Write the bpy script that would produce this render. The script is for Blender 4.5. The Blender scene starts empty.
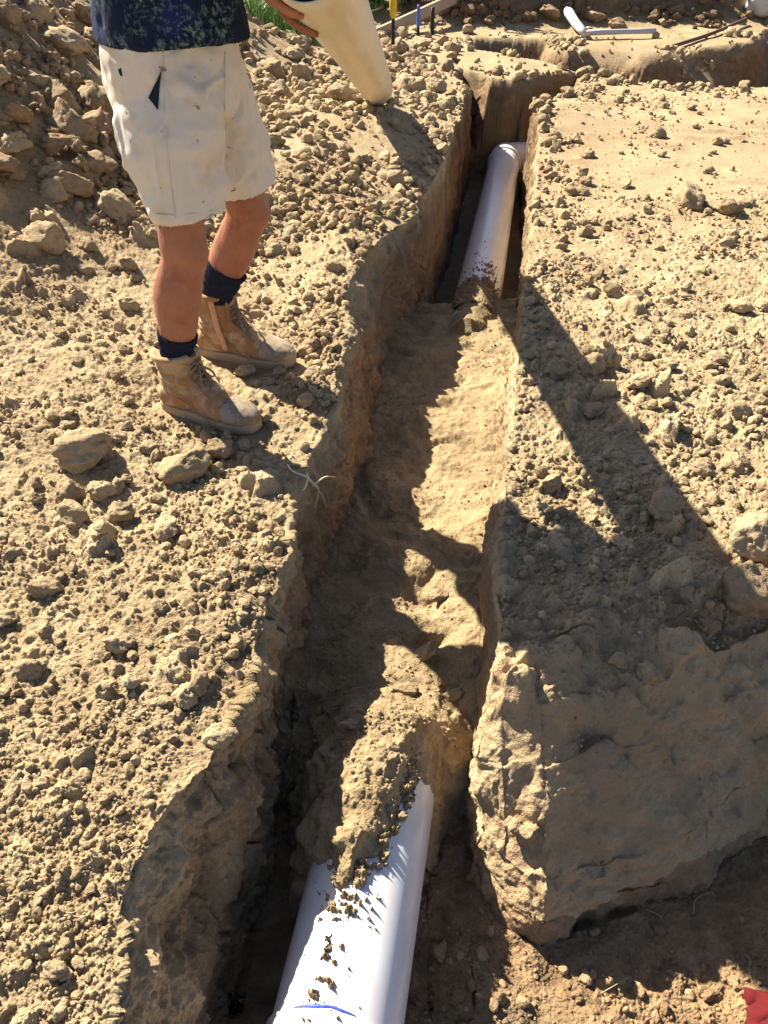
import bpy, bmesh, math, random
import numpy as np
from mathutils import Vector, Matrix
from mathutils.bvhtree import BVHTree
random.seed(7); RNG = np.random.default_rng(11)
R = math.radians
# ------------------------------------------------------------------ camera model
TH, CH, FP = R(40.0), 1.36, 774.0
FW = np.array([0, math.cos(TH), -math.sin(TH)]); UP = np.array([0, math.sin(TH), math.cos(TH)])
CP = np.array([0, 0, CH])
def ray(px, py): return FW + (px-384)/FP*np.array([1.0, 0, 0]) + (512-py)/FP*UP
def un(px, py, z=0.0):
    d = ray(px, py); return CP + d*(z-CH)/d[2]
def dep(px, py, k): return CP + ray(px, py)*k
def proj(x, y, z):
    d = y*FW[1]+(z-CH)*FW[2]
    u = y*UP[1]+(z-CH)*UP[2]
    d = np.where(np.abs(d) < 1e-3, 1e-3, d)
    return 384+FP*x/d, 512-FP*u/d, d
# ------------------------------------------------------------------ numpy noise
_PR = np.random.default_rng(5); _MK = 65535
_PERM = _PR.permutation(65536).astype(np.int32); _VAL = [_PR.random(65536).astype(np.float32) for _ in range(5)]
def _ix(i, j, k, s): return _PERM[(_PERM[(_PERM[(k+s*131) & _MK]+j) & _MK]+i) & _MK]
def vn3(x, y, z, s=0):
    xf = np.floor(x); yf = np.floor(y); zf = np.floor(z)
    xi = xf.astype(np.int32); yi = yf.astype(np.int32); zi = zf.astype(np.int32)
    fx = (x-xf).astype(np.float32); fy = (y-yf).astype(np.float32); fz = (z-zf).astype(np.float32)
    fx = fx*fx*(3-2*fx); fy = fy*fy*(3-2*fy); fz = fz*fz*(3-2*fz); V = _VAL[0]; L = []
    for c in (0, 1):
        pk = _PERM[(zi+c+s*131) & _MK]; Q = []
        for b in (0, 1):
            pj = _PERM[(pk+yi+b) & _MK]
            a0 = V[_PERM[(pj+xi) & _MK]]; a1 = V[_PERM[(pj+xi+1) & _MK]]; Q.append(a0+(a1-a0)*fx)
        L.append(Q[0]+(Q[1]-Q[0])*fy)
    return (L[0]+(L[1]-L[0])*fz)*2-1
def vn2(x, y, s=0):
    xf = np.floor(x); yf = np.floor(y); xi = xf.astype(np.int32); yi = yf.astype(np.int32)
    fx = (x-xf).astype(np.float32); fy = (y-yf).astype(np.float32)
    fx = fx*fx*(3-2*fx); fy = fy*fy*(3-2*fy); V = _VAL[1]; ps = int(_PERM[(s*131) & _MK]); Q = []
    for b in (0, 1):
        pj = _PERM[(ps+yi+b) & _MK]
        a0 = V[_PERM[(pj+xi) & _MK]]; a1 = V[_PERM[(pj+xi+1) & _MK]]; Q.append(a0+(a1-a0)*fx)
    return (Q[0]+(Q[1]-Q[0])*fy)*2-1
def fbm2(x, y, f, o, s=0, g=.5):
    r = 0; a = 1.0; t = 0
    c, n = math.cos(.6), math.sin(.6)
    x = x*f; y = y*f
    for i in range(o):
        r = r + a*vn2(x+17.3*i, y-9.1*i, s+i); t += a
        x, y = (x*c-y*n)*2.03, (x*n+y*c)*2.03; a *= g
    return r/t
def fbm3(x, y, z, f, o, s=0, g=.5):
    r = 0; a = 1.0; t = 0
    for i in range(o):
        r = r + a*vn3(x*f+13.7*i, y*f-5.2*i, z*f+3.3*i, s+i); t += a; f *= 2.03; a *= g
    return r/t
def domes(x, y, c, s, prob=.8, rmin=.25, rmax=.55, flat=.75):
    wx = x + c*.16*vn2(x/c*2.3, y/c*2.3, s+50) + c*.05*vn2(x/c*6.1, y/c*6.1, s+52)
    wy = y + c*.16*vn2(x/c*2.3, y/c*2.3, s+51) + c*.05*vn2(x/c*6.1, y/c*6.1, s+53)
    ix = np.floor(wx/c).astype(np.int32); iy = np.floor(wy/c).astype(np.int32)
    out = np.zeros_like(wx)
    for a in (-1, 0, 1):
        for b in (-1, 0, 1):
            i = ix+a; j = iy+b
            q_ = _PERM[(_PERM[(j+s*131) & _MK]+i) & _MK]
            h1, h2, h3, h4, h5 = (_VAL[u][q_] for u in range(5))
            dx = wx-(i+.15+.7*h1)*c; dy = wy-(j+.15+.7*h2)*c
            r = (rmin+(rmax-rmin)*h3**2)*c
            ca = np.cos(h4*6.283); sa = np.sin(h4*6.283)
            ex = (dx*ca+dy*sa)*(1.0+.5*h5); ey = -dx*sa+dy*ca
            ax = np.abs(ex); ay = np.abs(ey)
            q = 1-np.maximum(np.maximum(ax, ay*(1+.3*h1)), (.66+.14*h2)*np.maximum(np.abs(ex+ey), np.abs(ex-ey*.8)))/r
            hh = r*flat*np.power(np.clip(q*2.0, 0, 1), .75)*(1+1.1*dx/r*(h5-.5)+1.1*dy/r*(h4-.5))
            hh = np.where((q > 0) & (h5*1.0 < 1) & (h1*.37+h2*.63 < prob*1.0), hh, 0)
            out = np.maximum(out, hh)
    return out
def sm(t, a=0.0, b=1.0):
    t = np.clip((t-a)/(b-a), 0, 1); return t*t*(3-2*t)
def sdpoly(x, y, P):
    d = np.full(x.shape, 1e9); ins = np.zeros(x.shape, bool); n = len(P)
    for i in range(n):
        ax, ay = P[i]; bx, by = P[(i+1) % n]
        ex, ey = bx-ax, by-ay
        t = np.clip(((x-ax)*ex+(y-ay)*ey)/(ex*ex+ey*ey), 0, 1)
        d = np.minimum(d, (x-ax-t*ex)**2+(y-ay-t*ey)**2)
        if ay != by:
            c = ((y >= min(ay, by)) & (y < max(ay, by))) & (x < (y-ay)*(bx-ax)/(by-ay)+ax)
            ins ^= c
    d = np.sqrt(d)
    return np.where(ins, d, -d)
# ------------------------------------------------------------------ the trench in plan
def curve(pts, z):
    a = np.array([un(p[0], p[1], p[2] if len(p) > 2 else z)[:2] for p in pts]); a = a[np.argsort(a[:, 1])]
    return a[:, 1], a[:, 0]
LR = curve([(474, 66), (466, 95), (456, 130), (436, 185), (412, 225), (372, 262), (352, 300), (340, 340), (338, 385), (322, 425), (300, 470),
            (284, 520), (284, 570), (270, 640), (236, 705), (205, 770), (150, 835), (115, 900), (118, 960), (95, 1030)], 0)
LF = curve([(478, 110, -.72), (452, 200, -.7), (436, 300, -.6), (405, 345, -.36), (388, 400, -.34), (374, 440, -.33), (366, 480, -.33), (342, 540, -.33), (318, 590, -.33),
            (292, 690, -.36), (281, 779, -.45), (270, 877, -.5), (238, 1024, -.5)], 0)
RR = curve([(533, 92), (540, 140), (531, 250), (524, 300), (514, 400), (506, 470), (502, 560), (499, 640), (500, 700), (503, 760)], 0)
RR = (np.concatenate([[-1, .3, .72], RR[0]]), np.concatenate([[.2, .2, .225], RR[1]]))
P1 = un(338, 1022, -.335); P2 = un(505, 158, -.57)            # axis of the pipeline
PR = .125
def pipe_x(y): return P1[0]+(P2[0]-P1[0])*(y-P1[1])/(P2[1]-P1[1])
def pipe_z(y): return P1[2]+(P2[2]-P1[2])*(y-P1[1])/(P2[1]-P1[1])
SIDE = np.array([un(*p, -.47)[:2] for p in [(474, 872), (500, 908), (540, 930), (600, 912), (700, 868), (768, 815)]])
SIDE = np.vstack([[-.5, SIDE[0, 1]], SIDE, [2.2, 1.5], [6, 2.6]])
TURN = [tuple(un(a, b, 0)[:2]) for a, b in ((500, 130), (531, 108), (562, 93), (584, 82), (578, 72), (541, 74), (518, 79), (489, 79), (456, 61), (458, 75), (470, 100))]
CROSS = [tuple(un(a, b, 0)[:2]) for a, b in ((476, 50), (540, 62), (575, 72), (640, 80), (700, 86), (768, 88), (1000, 88), (1000, 14), (790, 22), (762, 27), (742, 38), (705, 50), (640, 53), (560, 47), (545, 40), (480, 38))]
def rim_y(t): return t
FOOT = [((-.71, 2.155), (-.39, 2.005)), ((-.66, 2.52), (-.315, 2.415))]
def macro(x, y, detail=True):
    """ground height without loose soil, and masks (cut wall, sand, roughness)"""
    wob = fbm2(x, y, 2.2, 3, 3)
    base = .015*wob
    # spoil along the left bank
    g = lambda cx, cy, sx, sy, h, a=0: h*np.exp(-(((x-cx)*math.cos(a)+(y-cy)*math.sin(a))/sx)**2-((-(x-cx)*math.sin(a)+(y-cy)*math.cos(a))/sy)**2)
    base = base + g(-.3, 5.3, .55, 1.5, .16) + g(-.17, 3.3, .22, .5, .07) + g(-.75, 4.3, .5, .9, .08)
    base = base + g(-2.9, 5.2, 1.25, 2.2, 1.15, .15) + g(-3.6, 7.5, 1.6, 2.2, 1.0) + g(-1.35, 7.3, .55, 1.1, .28)
    base = base + g(-1.9, 3.9, .5, .9, .22)
    base = base + (g(2.3, 10.35, 1.7, .36, .66) + g(4.6, 12.2, 2.0, 1.2, .8) + g(-.3, 14.5, 2.4, 1.2, .35) + g(1.0, 10.1, .5, .4, .24))*(1+.5*fbm2(x, y, 1.8, 3, 33))
    base = base + g(1.25, 6.0, .35, .3, .05) + g(.95, 1.5, .25, .2, .03)
    base = base + g(-.45, 1.2, .22, .25, .03) + g(-.30, 1.32, .13, .12, .05)
    for (a, b) in FOOT:                         # trodden flat where the boots stand
        t = np.clip(((x-a[0])*(b[0]-a[0])+(y-a[1])*(b[1]-a[1]))/((b[0]-a[0])**2+(b[1]-a[1])**2), 0, 1)
        d = np.hypot(x-a[0]-t*(b[0]-a[0]), y-a[1]-t*(b[1]-a[1]))
        base = base*sm(d, .05, .22)
    # main trench
    lw = .022*fbm2(x*0+y, y*0+3, 3.5, 4, 9)
    xlr = np.interp(y, *LR)+lw*(1+1.2*sm(y, 4.5, 6))+.012*fbm2(x, y, 14, 3, 10)*(1-sm(y, 3.5, 5)); xlf = np.interp(y, *LF)+lw*.3; xrr = np.interp(y, *RR)+.008*fbm2(x*0+y, y*0, 9, 4, 12)
    
    xlf = np.maximum(xlf, xlr+.03)
    xrf = xrr-np.interp(y, [0, .7, 1.2, 2.8, 3.2, 7], [.03, .03, .05, .08, .03, .03])
    D = np.interp(y, [-1, 1, 3, 6.3], [.50, .50, .66, .74])
    tl = np.clip((x-xlr)/(xlf-xlr), 0, 1); tr = np.clip((xrr-x)/(xrr-xrf), 0, 1)
    nearw = 1-sm(y, 2.9, 3.5)
    pl = lambda t: (.45*t+.55*sm(t))*(1-nearw)+nearw*(.25*t+.75*np.power(t, 2.1))
    wl = -D*pl(tl); wr = -D*(.35*tr+.65*sm(tr))
    end = np.where(y > 6.2, 0, -9.0)
    tz = np.maximum(np.maximum(wl, wr), -D)
    yend = un(500, 80, 0)[1]+.03*fbm2(x, y*0, 2, 1, 31)
    tz = np.maximum(tz, -D*sm(yend-y, 0, .12))
    inside = np.clip(np.minimum(tl, tr)*1.5, 0, 1)
    wall = ((tl > .02) & (tl < 1) | (tr > .02) & (tr < 1)) & (tz < -.01)
    z = np.where(tz < -.001, np.minimum(base*(1-inside), 0)+base*(1-inside)*0+tz+base*(1-np.clip(-tz/.25, 0, 1)), base)
    # side excavation at the lower right
    yl = np.interp(x, SIDE[:, 0], SIDE[:, 1])+.02*fbm2(x, y*0, 6, 3, 14)
    s = (y-yl)
    sz = np.interp(s+.03*fbm2(x, y, 5, 3, 141), [-.02, .015, .05, .12, .21, .30, .42, .6], [-.5, -.40, -.335, -.25, -.14, -.05, -.005, .2])
    sd = x > .1
    slab = sd & (s > 0) & (s < .55) & (x > .2)
    z = np.where(sd, np.minimum(z, np.where(s < .56, sz+.35*base, 9)), z)
    # far trenches
    d1 = sdpoly(x, y, TURN)+.07*fbm2(x, y, 2.5, 2, 15)
    z = np.where(d1 > 0, np.minimum(z, base-.7*sm(d1, 0, .22)), z)
    d2 = sdpoly(x, y, CROSS)+.15*fbm2(x, y, 2.0, 2, 16, .5)
    z = np.where(d2 > 0, np.minimum(z, base-.42*sm(d2, 0, .30)), z)
    z = z + g(3.75, 7.0, .38, .22, .22, -.3)*(d2 > -.4) + g(4.6, 7.0, .3, .25, .3)*(d2 > -.4)
    # bedding sand in the trench
    ys = y+.10*fbm2(x, y, 6, 4, 142); S = np.interp(ys, [.55, .90, 1.0, 1.1, 1.24, 1.5, 2.0, 2.6, 3.3, 3.72, 3.85, 4.0], [-.9, -.66, -.55, -.44, -.335, -.315, -.31, -.325, -.345, -.37, -.47, -.95])
    S = S + .036*fbm2(x, y, 5.5, 5, 21, .6)-.018*(1-sm(np.abs(fbm2(x, y, 4, 2, 151)), .0, .25)) + .02*sm(x-np.interp(y, *RR), -.18, -.04) - .02*sm(-(x-np.interp(y, *LF)), -.15, 0)*0
    S = S - g(-.02, 1.235, .085, .075, .085) - g(.26, 1.02, .06, .09, .06) + g(.12, 1.32, .09, .05, .035, .4) - g(.14, 1.45, .08, .02, .03, .5) - g(.05, 1.17, .2, .03, .02, -.2)
    S = S - g(.395, 1.86, .012, .09, .12, .15) + .0022*np.sin(y*95+9*fbm2(x, y, 5, 3, 40))*sm(y, 1.9, 2.1)*sm(fbm2(x, y, 4, 2, 43), -.2, .3)
    S = S - g(.1, 1.62, .07, .018, .02, -.3) - g(-.1, 1.75, .1, .02, .02, .2) - g(.0, 2.0, .1, .02, .015, .3)
    xc = pipe_x(y); zt = pipe_z(y)+PR
    w = np.interp(y, [.62, .75, .9, 1.0, 1.15, 1.25], [.035, .05, .07, .085, .13, .17])+.02*fbm2(x, y, 9, 3, 143)
    xo = np.interp(y, [.62, .8, 1.0], [-.035, -.02, -.02])
    T = zt+.045-.052*((x-xc-xo)/w)**2-np.interp(y, [.5, .62, .72, .8], [.6, .13, .04, 0])+.02*fbm2(x, y, 14, 3, 23)
    T = np.where((y < 1.4) & (y > .5), T, -9)
    T = T-np.interp(y, [1.10, 1.27], [0, .10])
    F = zt+.02-.03*((x-xc)/.07)**2-np.interp(y, [3.7, 3.82, 4.0], [0, 0, .12])+.015*fbm2(x, y, 14, 3, 24)
    F = np.where((y > 3.4) & (y < 4.1), F, -9)
    S = np.maximum(np.maximum(S, T), F)
    sandy = (S > z) & (x > np.interp(y, *LR)+.02) & (x < xrr)
    z = np.where(sandy, S, z)
    # low floor lumps, lower right
    z = z + np.where((sd) & (s < 0), g(.42, .42, .12, .16, .06)+.035*fbm2(x, y, 5, 3, 26), 0)
    return z, wall & ~sandy, sandy, slab & ~sandy, base
def slab_w(x, y):
    s = y-np.interp(x, SIDE[:, 0], SIDE[:, 1]); return (x > .2)*(y < 3)*(s > 0)*(1-sm(s+.12*fbm2(x, y, 7, 4, 161), .22, .50))
def base_of(x, y):
    g = lambda cx, cy, sx, sy, h: h*np.exp(-((x-cx)/sx)**2-((y-cy)/sy)**2)
    return g(2.3, 10.35, 1.7, .36, .62) + g(4.6, 12.2, 2.0, 1.2, .8) + g(1.0, 10.1, .5, .4, .24)
def regions(x, y, z, wall, sandy, slab):
    """how cloddy the loose top soil is"""
    left = 1-sm(x, -.1, .25)
    xl = np.interp(y, *LR)
    rough = np.where(x < xl+.02, .8+.35*fbm2(x, y, 1.3, 2, 60), .55+.6*np.maximum(fbm2(x, y, 1.6, 2, 61), 0))
    rough = rough + .5*np.exp(-((x-.75)/.22)**2-((y-2.0)/.7)**2)*(x > .3) + .55*np.exp(-((x-.8)/.25)**2-((y-1.25)/.25)**2)
    rough = rough + .6*sm(x, -1.0, -1.5)*(y > 2.6)+1.0*sm(y, 9.4, 10)*(x > .2)*sm(base_of(x, y), .03, .12)
    rough = np.where((y > 7) & (y < 11) & (x > .4) & (base_of(x, y) < .05), rough*.4, rough)
    rough = np.where((x > 1.2) & (y > 4.2) & (y < 6.2), rough*.45, rough)
    rough = np.where(sandy, .34+.75*np.exp(-((y-.93)/.16)**2)+.2*np.maximum(fbm2(x, y, 4, 2, 62), 0), rough)
    rough = rough+(.30-rough)*slab_w(x, y)*(~sandy)
    low = (z < -.38) & ~sandy
    rough = np.where(low, .4, rough)
    return np.clip(rough, .05, 1.5)
def fine(x, y, rough, wallm, sandy, spacing=None):
    k = 1-wallm
    sp = 0 if spacing is None else spacing
    f = lambda c: 1-sm(sp*np.ones_like(x), c*.35, c*1.2)
    patch = sm(fbm2(x, y, 3.1, 2, 70), -.25, .45); pt2 = .1+.9*sm(fbm2(x, y, 4.5, 3, 170), -.3, .2)
    rs = np.clip(rough, 0, 1.2)
    big = domes(x, y, .13, 71, .42, .2, .5, .7)*patch*sm(rs, .5, .9)
    hp_ = (rough > 1.15); big = np.where(hp_, np.maximum(big, domes(x, y, .21, 77, .8, .25, .55, .9)), big) if hp_.any() else big
    mid = domes(x, y, .055, 72, .62, .2, .52, .75)*sm(rs, .25, .8)*(.35+.65*sm(fbm2(x, y, 5, 2, 76), -.3, .3))
    sml = domes(x, y, .026, 73, .8, .22, .52, .7)*(.25+.75*np.clip(rs, 0, 1))*f(.026)
    tin = domes(x, y, .0125, 74, .85, .25, .5, .7)*f(.0125)*(.45+.55*np.clip(rs, 0, 1))
    h = np.maximum(big, mid*.9)+.55*mid*(big > 0)*.3+sml*.95*pt2+tin*.85*(.4+.6*pt2)
    h = h + .018*fbm2(x, y, 22, 6, 75, .66)*f(.012)*np.where(sandy, .6, 1)
    tr_ = np.exp(-((x-2.2+.1*(y-4.6))/.75)**2)*sm(y, 3.7, 4.1)*(1-sm(y, 5.4, 5.9)); h = h*(1-.25*tr_)+tr_*.009*np.sin(y*34+x*3+3.5*fbm2(x, y, 2.5, 3, 78))*sm(fbm2(x, y, 1.8, 3, 178), -.25, .25)
    h = np.where(sandy, h*(.30+.8*np.clip(rough, 0, .7)), h)
    return h*k
def footflat(x, y):
    m = np.ones_like(x)
    for (a, b) in FOOT:
        t = np.clip(((x-a[0])*(b[0]-a[0])+(y-a[1])*(b[1]-a[1]))/((b[0]-a[0])**2+(b[1]-a[1])**2), 0, 1)
        d = np.hypot(x-a[0]-t*(b[0]-a[0]), y-a[1]-t*(b[1]-a[1]))
        m = np.minimum(m, .12+.88*sm(d, .03, .065))
    return m
def height(x, y):
    x = np.atleast_1d(np.asarray(x, float)); y = np.atleast_1d(np.asarray(y, float))
    z, w, s, sl, b = macro(x, y); r = regions(x, y, z, w, s, sl)
    e = .01
    zx = macro(x+e, y)[0]; zy = macro(x, y+e)[0]
    sl_ = np.hypot(zx-z, zy-z)/e
    wm = sm(sl_, .6, 1.6)
    return z+fine(x, y, r, wm, s)*footflat(x, y), wm
# ------------------------------------------------------------------ scene helpers
C = bpy.context.scene.collection
def M(name): return bpy.data.materials[name]
def new_mat(name, rough=.9, col=(.5, .5, .5), spec=.3):
    m = bpy.data.materials.new(name); m.use_nodes = True
    b = m.node_tree.nodes['Principled BSDF']; b.inputs['Roughness'].default_value = rough
    b.inputs['Base Color'].default_value = (*col, 1); b.inputs['Specular IOR Level'].default_value = spec
    return m, m.node_tree, b
class NT:
    def __init__(s, nt): s.n = nt.nodes; s.l = nt.links
    def add(s, t, **kw):
        n = s.n.new(t)
        for k, v in kw.items():
            if k.startswith('i_'):
                n.inputs[k[2:].replace('_', ' ')].default_value = v
            else: setattr(n, k, v)
        return n
    def link(s, a, b): s.l.new(a, b)
    def noise(s, co, scale, detail=4, rough=.55, dist=0):
        n = s.add('ShaderNodeTexNoise'); n.inputs['Scale'].default_value = scale; n.inputs['Detail'].default_value = detail
        n.inputs['Roughness'].default_value = rough; n.inputs['Distortion'].default_value = dist; s.link(co, n.inputs['Vector']); return n.outputs['Fac']
    def ramp(s, f, stops, interp='LINEAR'):
        n = s.add('ShaderNodeValToRGB'); e = n.color_ramp; e.interpolation = interp
        while len(e.elements) < len(stops): e.elements.new(.5)
        for k, (p, c) in enumerate(stops):
            e.elements[k].position = p; e.elements[k].color = (*c, 1) if len(c) == 3 else c
        s.link(f, n.inputs['Fac']); return n.outputs['Color']
    def mix(s, f, a, b, bt='MIX'):
        n = s.add('ShaderNodeMix'); n.data_type = 'RGBA'; n.blend_type = bt
        for sock, v in ((n.inputs[0], f), (n.inputs[6], a), (n.inputs[7], b)):
            if isinstance(v, (int, float)): sock.default_value = v
            elif isinstance(v, tuple): sock.default_value = (*v, 1)
            else: s.link(v, sock)
        return n.outputs[2]
    def math(s, op, a, b=0.0):
        n = s.add('ShaderNodeMath'); n.operation = op
        for sock, v in ((n.inputs[0], a), (n.inputs[1], b)):
            if isinstance(v, (int, float)): sock.default_value = v
            else: s.link(v, sock)
        return n.outputs[0]
    def bump(s, h, strength, dist, prev=None):
        n = s.add('ShaderNodeBump'); n.inputs['Strength'].default_value = strength; n.inputs['Distance'].default_value = dist
        s.link(h, n.inputs['Height'])
        if prev is not None: s.link(prev, n.inputs['Normal'])
        return n.outputs['Normal']
def soil_material(name, is_clod):
    m, nt, b = new_mat(name, .95, spec=.15); t = NT(nt)
    geo = t.add('ShaderNodeNewGeometry'); co = geo.outputs['Position']
    n1 = t.noise(co, 2.2, 5); n2 = t.noise(co, 18, 5, .6); n3 = t.noise(co, 110, 5, .7)
    at = t.add('ShaderNodeAttribute'); at.attribute_name = 'tone'
    sp = t.add('ShaderNodeSeparateColor'); t.link(at.outputs['Color'], sp.inputs[0])
    wet, sand, tint = sp.outputs[0], sp.outputs[1], sp.outputs[2]
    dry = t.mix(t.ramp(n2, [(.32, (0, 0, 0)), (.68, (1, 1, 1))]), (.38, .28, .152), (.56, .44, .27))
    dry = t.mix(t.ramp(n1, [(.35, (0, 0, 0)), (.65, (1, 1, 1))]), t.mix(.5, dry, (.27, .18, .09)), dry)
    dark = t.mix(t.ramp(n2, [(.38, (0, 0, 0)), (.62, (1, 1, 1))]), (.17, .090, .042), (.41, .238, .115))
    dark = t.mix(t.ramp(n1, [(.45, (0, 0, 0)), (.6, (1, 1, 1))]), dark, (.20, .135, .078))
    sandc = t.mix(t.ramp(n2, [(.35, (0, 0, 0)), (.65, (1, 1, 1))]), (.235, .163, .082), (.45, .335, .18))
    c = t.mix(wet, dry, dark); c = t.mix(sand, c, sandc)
    c = t.mix(t.ramp(n3, [(.3, (.9, .9, .9)), (.55, (0, 0, 0))]), c, t.mix(.55, c, (.11, .08, .045)))
    c = t.mix(t.ramp(n3, [(.66, (0, 0, 0)), (.78, (.6, .6, .6))]), c, (.52, .44, .32))
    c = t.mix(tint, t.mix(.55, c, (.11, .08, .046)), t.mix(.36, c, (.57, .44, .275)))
    if is_clod:
        oi = t.add('ShaderNodeObjectInfo')
        c = t.mix(t.math('MULTIPLY', oi.outputs['Random'], .35), c, (.33, .25, .165))
    t.link(c, b.inputs['Base Color'])
    nb = t.bump(t.noise(co, 55, 6, .7), .9, .010)
    v = t.add('ShaderNodeTexVoronoi'); v.inputs['Scale'].default_value = 190; t.link(co, v.inputs['Vector'])
    nb = t.bump(v.outputs['Distance'], .7, -.0022, nb)
    nb = t.bump(t.noise(co, 420, 3, .7), .8, .0014, nb)
    t.link(nb, b.inputs['Normal'])
    return m
soil_material('soil', False); soil_material('clod_soil', True)
def build_mesh(name, V, Fc, mat, tone=None, smooth=True):
    me = bpy.data.meshes.new(name); V = np.asarray(V, np.float32); Fc = np.asarray(Fc, np.int32)
    me.vertices.add(len(V)); me.vertices.foreach_set('co', V.ravel())
    k = Fc.shape[1]
    me.loops.add(Fc.size); me.loops.foreach_set('vertex_index', Fc.ravel())
    me.polygons.add(len(Fc)); me.polygons.foreach_set('loop_start', np.arange(0, Fc.size, k, dtype=np.int32))
    me.polygons.foreach_set('loop_total', np.full(len(Fc), k, np.int32))
    me.update(calc_edges=True)
    me.polygons.foreach_set('use_smooth', np.full(len(Fc), smooth))
    if tone is not None:
        a = me.attributes.new('tone', 'FLOAT_COLOR', 'POINT')
        a.data.foreach_set('color', np.column_stack([tone, np.ones(len(tone))]).astype(np.float32).ravel())
    if mat: me.materials.append(mat)
    return me
def link(name, me, parent=None):
    o = bpy.data.objects.new(name, me); C.objects.link(o)
    if parent: o.parent = parent
    return o
def tag(o, label=None, cat=None, group=None, kind=None):
    if label: o['label'] = label
    if cat: o['category'] = cat
    if group: o['group'] = group
    if kind: o['kind'] = kind
    return o
def empty(name, loc):
    o = bpy.data.objects.new(name, None); o.location = loc; o.empty_display_size = .1; C.objects.link(o); return o
# ------------------------------------------------------------------ ground sheet
def make_ground():
    ang = np.linspace(1180, -42, 1480)
    yr = np.array([un(384, a, -.12)[1] for a in ang]); yr = yr[yr < 26]
    yr = np.concatenate([[-60, -20, -8, -4, -2, -1.2, -.7, -.3, -.1], yr[yr > -.05], [28, 33, 40, 60, 100, 200, 400]])
    NX = 1250; rows_x = []; N = 3600
    q = np.linspace(-1, 1, N)
    xs = np.sign(q)*(np.abs(q)**1.0)
    for k in range(len(yr)):
        y = yr[k]; yy = max(y, .35)
        d = yy*FW[1]+(CH)*abs(FW[2]); hw = .5*768/FP*d
        e_ = hw*2.6+1; X = np.concatenate([[-e_-500, -e_-80, -e_-20], np.linspace(-hw*2.6-1, -hw*1.25, 60), np.linspace(-hw*1.24, hw*1.24, 1500), np.linspace(hw*1.25, hw*2.6+1, 60), [e_+20, e_+80, e_+500]])
        Y = np.full_like(X, y)
        z = macro(X, Y)[0]
        # density: even in view, denser on walls, sparse outside the frame
        dx = np.diff(X); dz = np.diff(z)
        w = np.where((np.abs(X[:-1]) < hw*1.24), np.sqrt(dx**2+(1.3*dz)**2), 0)/d
        cst = w.copy(); outm = np.abs(X[:-1]) >= hw*1.24
        tot = cst.sum()
        nin = NX-132
        cs = np.concatenate([[0], np.cumsum(cst[~outm])])
        Xi = X[np.where(~outm)[0][0]:np.where(~outm)[0][-1]+2]
        xi = np.interp(np.linspace(0, cs[-1], nin), cs, Xi)
        xo1 = X[:63]; xo2 = X[-63:]
        rows_x.append(np.concatenate([xo1[:63], np.linspace(xo1[-1], xi[0], 5)[1:-1], xi, np.linspace(xi[-1], xo2[0], 5)[1:-1], xo2]))
    GX = np.array(rows_x)
    # keep neighbouring rows in step
    K = 8; cs_ = np.cumsum(np.vstack([np.repeat(GX[:1], K+1, 0), GX, np.repeat(GX[-1:], K, 0)]), 0)
    G2 = (cs_[2*K+1:]-cs_[:-2*K-1])/(2*K+1); kk_ = (yr > -.05) & (yr < 20); GX[kk_] = G2[kk_]
    GY = np.repeat(yr[:, None], GX.shape[1], 1)
    sh = GX.shape; x = GX.ravel(); y = GY.ravel()
    z, wall, sandy, slab, base = macro(x, y)
    rough = regions(x, y, z, wall, sandy, slab)
    Z = z.reshape(sh)
    def normals(GX, GY, Z):
        P = np.stack([GX, GY, Z], -1)
        du = np.gradient(P, axis=1); dv = np.gradient(P, axis=0)
        n = np.cross(du, dv); n /= np.linalg.norm(n, axis=-1, keepdims=True)+1e-12
        return n
    n = normals(GX, GY, Z).reshape(-1, 3)
    steep = sm(1-n[:, 2], .15, .5)
    d = np.maximum(y, .3)*FW[1]+CH*abs(FW[2])
    spacing = np.abs(np.gradient(GY, axis=0)).ravel()
    h = fine(x, y, rough, np.where(sandy, steep, sm(1-n[:, 2], .04, .24)), sandy, spacing)*footflat(x, y)
    # cut faces: displaced along their normal
    ms = steep > .01; wx = x[ms]; wy = y[ms]; wz = z[ms]
    sf = (1-sm(spacing, .05, .2))[ms]
    wd = .050*fbm3(wx, wy, wz, 6, 3, 80)+.020*fbm3(wx, wy, wz*1.4, 22, 3, 84)*sf
    wd = wd-.020*(wx < .15)*(1-sm(np.abs(fbm3(wx, wy, wz*.6, 8, 3, 90)), 0, .05))*sm(fbm3(wx, wy, wz, 3, 2, 96), -.1, .2)
    wd = wd+.008*domes(wx+wz*.7, wy-wz*.5, .045, 79, .6)/.014+.008*fbm3(wx, wy, wz, 70, 3, 88)*sf
    wdf = np.zeros_like(x); wdf[ms] = wd*(1.15-.6*sm(wx, .15, .25)+.25*sm(wx, .3, .5)); wd = wdf; ws = slab & (steep < 1); sl3 = np.zeros_like(x); sl3[ws] = fbm3(x[ws], y[ws], z[ws], 8, 4, 91)
    wxx = x+.03*fbm2(x, y, 9, 3, 121); wyy = y+.03*fbm2(x, y, 9, 3, 122)
    slabd = (.055*sl3+.030*fbm2(wxx, wyy, 11, 4, 98, .6)+1.5*domes(wxx, wyy*1.5, .21, 123, .75, .3, .55, .30)+.8*domes(wxx*1.3, wyy, .085, 124, .6, .3, .55, .35)-.02)*(x > .2)*(y < 3)*sm(y-np.interp(x, SIDE[:, 0], SIDE[:, 1]), 0, .04)*(1-sm(y-np.interp(x, SIDE[:, 0], SIDE[:, 1]), .34, .62))*~sandy*(x > np.interp(y, *RR)-.02)*(1-.6*steep)
    P = np.column_stack([x, y, z])
    P = P+n*(wd*steep*np.where(sandy, np.where(y < 1.3, .7, .25), 1))[:, None]
    P[:, 2] += h+slabd
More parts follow.
